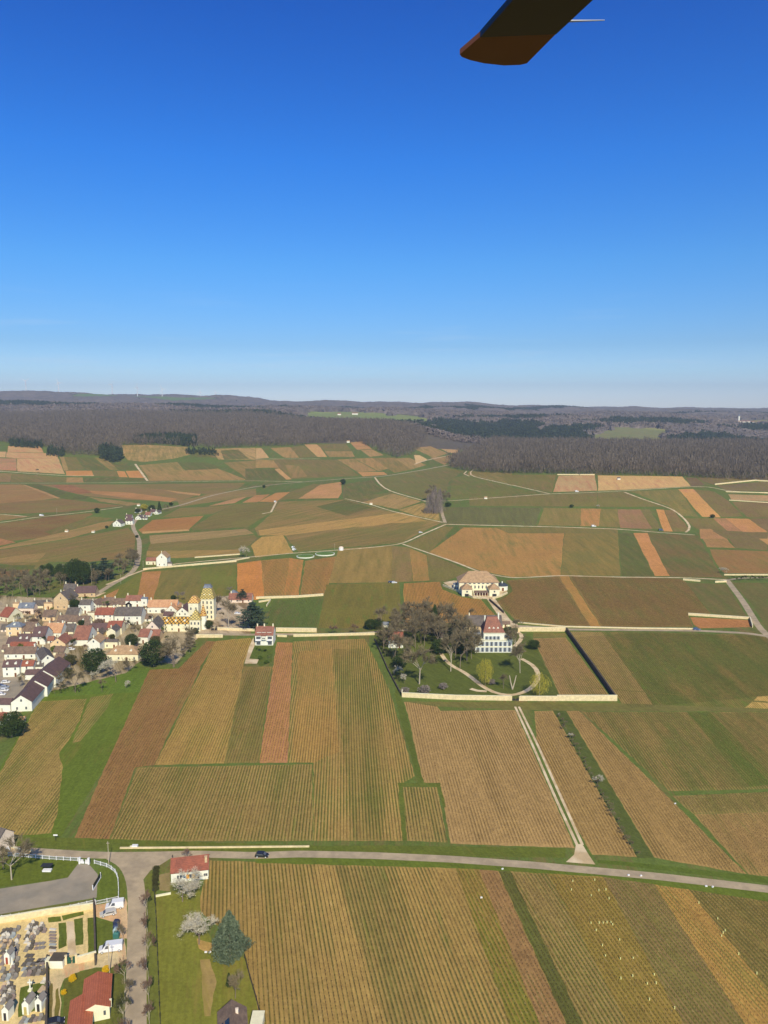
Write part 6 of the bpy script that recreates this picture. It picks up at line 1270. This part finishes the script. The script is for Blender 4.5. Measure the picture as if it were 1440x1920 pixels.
for x, y, c, cr in ((585,60,'w',1),(660,80,'d',0),(760,90,'w',0),(820,200,'p',0),(500,150,'w',1),(560,190,'g',1),(620,180,'w',0),(660,170,'w',1),(500,270,'w',1),(570,290,'s',0),(620,280,'w',1),(680,240,'g',0),(480,400,'w',1),(520,480,'w',0),(580,430,'d',0)): grave(x,y,c,.95,.95,True,'in the upper middle cluster near the sandy corner',bool(cr))
for x, y, c, cr in ((90,220,'d',0),(160,215,'d',0),(300,170,'g',0),(20,330,'w',1),(60,300,'w',1),(110,320,'w',1),(210,300,'b',0),(120,420,'g',0),(265,430,'w',1),(40,440,'s',0),(260,600,'g',0),(240,680,'p',0),(250,880,'d',0),(40,700,'p',0),(190,1020,'g',0),(60,1050,'d',0),(120,1100,'b',0),(30,1120,'g',0)): grave(x,y,c,1.1,1.25,True,'in the left cluster around the red-doored chapel',bool(cr))
for x, y, c, cr in ((40,1260,'s',0),(100,1250,'w',1),(150,1240,'d',0),(40,1360,'g',0),(130,1380,'w',1),(200,1400,'g',0),(90,1470,'g',0),(30,1490,'w',1),(150,1500,'d',0),(800,1160,'w',0),(860,1240,'g',0)): grave(x,y,c,1.0,1.1,True,'in the lower left cluster above the arched chapel',bool(cr))
for x, y, c in ((30,230,'d'),(230,220,'g'),(20,400,'g'),(80,430,'p'),(150,440,'s'),(200,480,'d'),(30,520,'g'),(20,610,'d'),(280,520,'g'),(300,340,'p'),(290,760,'g'),(20,820,'p'),(280,980,'d'),(20,960,'g'),(200,930,'p'),(250,1080,'g')): grave(x,y,c,1.0,1.15,True,'in the left cluster around the red-doored chapel')
for x, y, c in ((20,1560,'g'),(200,1320,'d'),(210,1480,'p'),(40,1420,'d'),(170,1340,'g'),(110,1320,'d'),(20,1320,'p'),(820,1420,'g'),(840,1560,'d')): grave(x,y,c,1.0,1.1,True,'in the lower left cluster above the arched chapel')
for x, y, c in ((540,110,'g'),(620,120,'d'),(700,200,'p'),(540,240,'d'),(600,330,'p'),(560,350,'g'),(480,330,'d'),(780,130,'g'),(740,180,'d'),(560,520,'d'),(470,560,'g')): grave(x,y,c,.95,.95,True,'in the upper middle cluster near the sandy corner')
for i in range(6): grave(390+i*85,1925-i*14,'gbdpgd'[i],.95,1.3,i % 2 == 0,'in the bottom row cut by the picture edge')
grave(770,1330,'s',1.6,1.9,False,'plain wide slab above the dark-doored chapel')
def chapel(x, y, w_, l_, h, label, dm, cross=True):
    p, s = conv('W', x, y); r_ = empty('tomb_chapel', p, R(-6), label=label, cat='tomb'); W = w_/s; e = h/s/math.cos(dep(p))
    pr = [(-W/2,0),(W/2,0),(W/2,e),(0,e+.8),(-W/2,e)]; MB().prism([(a,0,b) for a, b in pr], [(a,l_,b) for a, b in pr]).obj('wall', WW, r_)
    k = .8/(W/2); pr = [(-W/2-.15,e-.15*k+.02),(0,e+.82),(W/2+.15,e-.15*k+.02),(W/2+.15,e-.15*k+.14),(0,e+.96),(-W/2-.15,e-.15*k+.14)]; a = [(q,.1,z) for q, z in pr]; b = [(q,l_+.15,z) for q, z in pr]
    MB().add(a+b, [(0,5,4,1),(1,4,3,2),(6,7,10,11),(7,8,9,10),(0,6,11,5),(5,11,10,4),(4,10,9,3),(3,9,8,2),(0,1,7,6),(1,2,8,7)]).obj('roof', MGv['g'], r_)
    plate(r_, 'door', dm, 0, 0, .1, 0, W*.4, e*.7)
    if cross: MB().box(-.06, .06, .0, .12, e+.8, e+1.6).box(-.25, .25, .002, .118, e+1.2, e+1.32).obj('cross', WW, r_)
chapel(135,790,108,2.3,150,'white tomb chapel with red door on the left of the cemetery',mat('red_door', (150,70,50)))
chapel(100,1860,125,2.4,165,'white tomb chapel with dark arched door at the lower left',M_DKM); chapel(485,1745,130,3.0,165,'largest white tomb chapel with yellowish door at the lower centre',mat('yellowish_door', (176,160,96))); chapel(730,1690,130,2.2,165,'white tomb chapel with dark door beside the inner wall',M_DKM)
p, s = conv('W', 575, 1290); r_ = empty('cemetery_cross', p, 0, label='tall white cross monument on the cemetery lawn', cat='monument'); MB().box(-.45, .45, -.45, .45, 0, .5).obj('plinth', M_COP, r_); MB().box(-.14, .14, -.12, .12, .5, 3.0).box(-.6, .6, -.118, .118, 2.1, 2.38).obj('cross', WW, r_)
p, s = conv('W', 240, 830); r_ = empty('obelisk', p, 0, label='slim white obelisk right of the red-doored chapel', cat='monument'); MB().box(-.4, .4, -.4, .4, 0, .6).obj('plinth', WW, r_); MB().prism([(-.25,-.25,.6),(.25,-.25,.6),(.25,.25,.6),(-.25,.25,.6)], [(-.1,-.1,2.6),(.1,-.1,2.6),(.1,.1,2.6),(-.1,.1,2.6)]).obj('shaft', WW, r_)
# ---------------------------------------------------------------- wind turbines on the left ridge
for i, (u, v, top) in enumerate(((51,733,714),(112,735,717),(212,740,721),(259,740,726),(305,743,729),(376,745,735),(405,746,737))):
    Y_ = 7600; t_ = (u-720)/1453; x_ = t_*Y_; z0 = float(terr(x_, Y_)); p = Vector((x_, Y_, z0-3)); s = ppm(p); zt = CAMH+Y_*math.tan(-(PITCH-math.atan((960-top)/1440))); h = max(60, zt-z0)
    r_ = empty('wind_turbine', p, random.uniform(-.6, .6), label=('leftmost tall','second tall from the left','third from the left, after the wide gap','fourth from the left','fifth from the left','sixth from the left','smallest and rightmost')[i]+' white wind turbine on the ridge', cat='wind turbine', group='wind turbines on the ridge')
    b_ = 44 if h > 90 else 34; MB().cyl((0, 0), 4.2, 2.6, 0, h, 10).obj('tower', M_WHITE, r_); MB().box(-2.6, 2.6, -7, 5, h-1, h+4).obj('nacelle', M_WHITE, r_)
    a0 = random.uniform(0, 2.1)
    for k in range(3):
        q = MB().prism([(-2.6,-.5,0),(2.6,-.5,0),(2.6,.5,0),(-2.6,.5,0)], [(-.9,-.2,b_),(.9,-.2,b_),(.9,.2,b_),(-.9,.2,b_)]).obj('blade', M_WHITE, r_); q.location = (0, -8, h+1.5); q.rotation_euler = (0, a0+k*2.094, 0)
# ---------------------------------------------------------------- the helicopter's rotor blade overhead
def sky_pt(u, v, z):                            # a point of the photograph on the rotor plane
    dx_ = u-720; up = 960-v; dy = 1440*cp+up*sp; dz = -1440*sp+up*cp; t = (z-CAMH)/dz; return Vector((dx_*t, dy*t, z))
zr = CAMH+1.7; tl = sky_pt(862, 97, zr); tr_ = sky_pt(988, 114, zr); far_ = sky_pt(1116, 0, zr); fl_ = sky_pt(940, 0, zr); ax = ((far_-tr_).normalized()+(fl_-tl).normalized()).normalized()
root = empty('rotor_blade', (tl+tr_)/2, 0, label='dark helicopter rotor blade with brown tip hanging into the top of the picture', cat='rotor blade'); o0 = root.location
def bl(poly, z0, z1, name, m): MB().prism([(q.x-o0.x, q.y-o0.y, z0) for q in poly], [(q.x-o0.x, q.y-o0.y, z1) for q in poly]).obj(name, m, root)
mb_ = mat('black_composite', (30,28,28), .45, .05, 2, spec=.3); mo_ = mat('orange_brown_tip_paint', (150,86,40), .5, .08, 3)
k1 = sky_pt(900, 64, zr); k2 = sky_pt(1043, 58, zr); m0 = sky_pt(866, 102, zr); m1 = sky_pt(882, 108, zr); m2 = sky_pt(908, 114, zr); m3 = sky_pt(945, 118, zr); m4 = sky_pt(975, 117, zr)
bl([k1, tl, m0, m1, m2, m3, m4, tr_, k2], -.012, .012, 'blade_tip', mo_)
bl([k1, k2, k2+ax*3.2+(far_-k2).normalized()*0, k1+ax*3.2], -.014, .014, 'blade_body', mb_)
q0 = sky_pt(1062, 40, zr); q1 = sky_pt(1134, 38, zr); MB().tube(q0-o0, q1-o0, .006, .002, 5).obj('static_wick', mat('bright_metal', (220,220,224), .3, .02, metal=.6), root)
# ---------------------------------------------------------------- vines: rows of low stocks
M_VINE = leaf_mat('vine_stocks', (92,76,56), (70,58,44), .3)
def rows_in(poly, vp, S_=ROW, gap=1.0):
    az = math.atan((vp-720)/1453.); d = np.array([math.sin(az), math.cos(az)]); n = np.array([math.cos(az), -math.sin(az)]); pr = poly@n; res = []
    for k in range(int(np.ceil(pr.min()/S_)), int(np.floor(pr.max()/S_))+1):
        c = k*S_; a = pr-c; b = np.roll(a, -1); idx = np.nonzero((a <= 0) != (b <= 0))[0]; ts = []
        for i in idx: t = a[i]/(a[i]-b[i]); q = poly[i]+(np.roll(poly, -1, 0)[i]-poly[i])*t; ts.append(q@d)
        ts.sort()
        for t0, t1 in zip(ts[::2], ts[1::2]):
            if t1-t0 > 3: t = np.arange(t0+.6, t1-.4, gap); t = t+RNG.normal(0, .08, len(t)); keep = RNG.random(len(t)) > .12; t = t[keep]; res.append(n*c+t[:, None]*d)
    return res
def stocks(pts, h=.7, w_=.085, brk=None):
    """crossed twiggy stocks joined along the row by their tied canes"""
    n = len(pts); z = terr(pts[:, 0], pts[:, 1]); a = RNG.uniform(0, 3.14, n); hh = h*RNG.uniform(.6, 1.25, n); b = np.stack([pts[:, 0], pts[:, 1], z], 1)
    dx_ = np.cos(a)*w_; dy_ = np.sin(a)*w_
    V = np.stack([b, b+np.stack([dx_, dy_, hh], 1), b+np.stack([-dx_, -dy_, hh*.92], 1), b+np.stack([-dy_, dx_, hh], 1), b+np.stack([dy_, -dx_, hh*.95], 1), b+np.stack([dx_, dy_, hh-.05], 1)], 1).reshape(-1, 3)
    k = np.arange(n)*6; F_ = [np.stack([k, k+1, k+2], 1), np.stack([k, k+3, k+4], 1)]
    if brk is None or len(brk) == 0: q = k[:-1]
    else: q = k[:-1][np.linalg.norm(np.diff(pts, axis=0), axis=1) < 6]
    F_ += [np.stack([q+1, q+7, q+11], 1), np.stack([q+1, q+11, q+5], 1)]
    return V, np.concatenate(F_)
VF = [(z_, pt, vp) for z_, pt, vp in (
 ('N','300,470 640,445 600,600 510,760 440,850 470,960 430,1300 380,1440 -60,1440 20,960',640),('J','350,170 460,165 585,55 612,55 550,150 510,250 430,400 360,560 285,570 180,865 60,855 170,580',640),('J','625,50 762,42 730,140 695,350 650,545 375,550 450,400 530,230',655),
 ('J','740,170 845,160 790,540 660,545',655),('J','874,56 935,58 915,540 800,542',660),('J','300,570 1012,556 1017,860 190,862',655),('J','945,50 1228,42 1260,100 1330,250 1430,598 1365,640 1380,860 1025,860 1025,550 920,545',645),('K','645,580 845,580 908,910 668,900',655),
 ('PX','760,1318 815,1321 824,1335 963,1333 1074,1586 848,1580 828,1473 793,1464 767,1340',655),('I','12,112 118,112 630,1000 365,985 255,800 25,300',690),('I','208,112 278,112 825,640 1300,1105 746,1004',700),('I','304,118 1500,120 1500,585 1440,582 832,595',745),('I','855,635 1500,600 1500,722 985,735',760),('I','990,746 1500,735 1500,1130 1325,1108',745),
 ('H','235,640 700,612 1300,628 1500,650 1500,1000 600,1080 530,1010',785),('H','5,652 195,645 465,998 172,998',745),('PX','950,1090 1046,1083 1104,1172 1040,1174 970,1162 936,1130',756),('H','230,268 895,282 930,300 1085,490 948,495 975,570 425,570',800),('L','230,380 495,366 518,424 655,480 800,500 905,610 700,660 430,680 238,680',735),
 ('E','274,520 428,502 396,712 292,712',640),('E','520,518 686,494 662,600 622,700 494,706',690),('M','596,502 985,490 935,716 560,720',690))]
near = ('PX','397,1618 480,1620 860,1632 1130,1647 1440,1690 1640,1720 1700,1960 1300,1990 490,1990 490,1925 458,1776 379,1712 378,1688',430)
allrows = rows_in(march(dens(zp(near[0], near[1]))), near[2]); mid_rows = []
for z_, pt, vp in VF: mid_rows += rows_in(march(dens(zp(z_, pt))), vp)
sel = sorted(mid_rows, key=lambda q: q[:, 1].mean())
ind = allrows+[]; extra_n = max(0, 300-len(ind)); ind = ind[:300]; nearmid = sel[:extra_n]; rest = sel[extra_n:]+allrows[300:]
for q, lb, gp in [(q, 'leafless vine row in the big field below the main road', 'vine rows below the main road') for q in ind]+[(q, 'leafless vine row in the fields just above the main road', 'vine rows above the main road') for q in nearmid]:
    V, f = stocks(q); c = V.mean(0); c[2] = 0; o = link('vine_row', npmesh('vine_row', V-c, f, M_VINE)); o.location = c; tag(o, lb, 'vine row', gp)
V, f = stocks(np.concatenate(rest), .65, .07, [1]); tag(link('vine_rows', npmesh('vine_rows', V, f, M_VINE)), 'many leafless vine rows in the plots around the mansion and village', 'vine rows', kind='stuff')
# pale tubes round young vines in the bottom field
tm_ = mat('pale_yellow_tube', (236,222,150), .6, .05); tme = MB().cyl((0, 0), .14, .14, 0, .6, 6).me('vine_guard', tm_)
zone = march(dens(zp('V', '760,75 930,90 1180,540 1130,540 980,400'))), march(dens(zp('V', '1190,130 1260,150 1440,400 1440,470')))
cnt = 0
for q in allrows[::1]:
    for pg in zone:
        m_ = q[inside(pg, q)]
        for pt in m_[RNG.random(len(m_)) < .045]:
            if cnt < 110: o = link('vine_guard', tme); o.location = (pt[0], pt[1], 0); tag(o, 'small pale tube round a young vine in the bottom right field', 'vine guard', 'vine guards'); cnt += 1
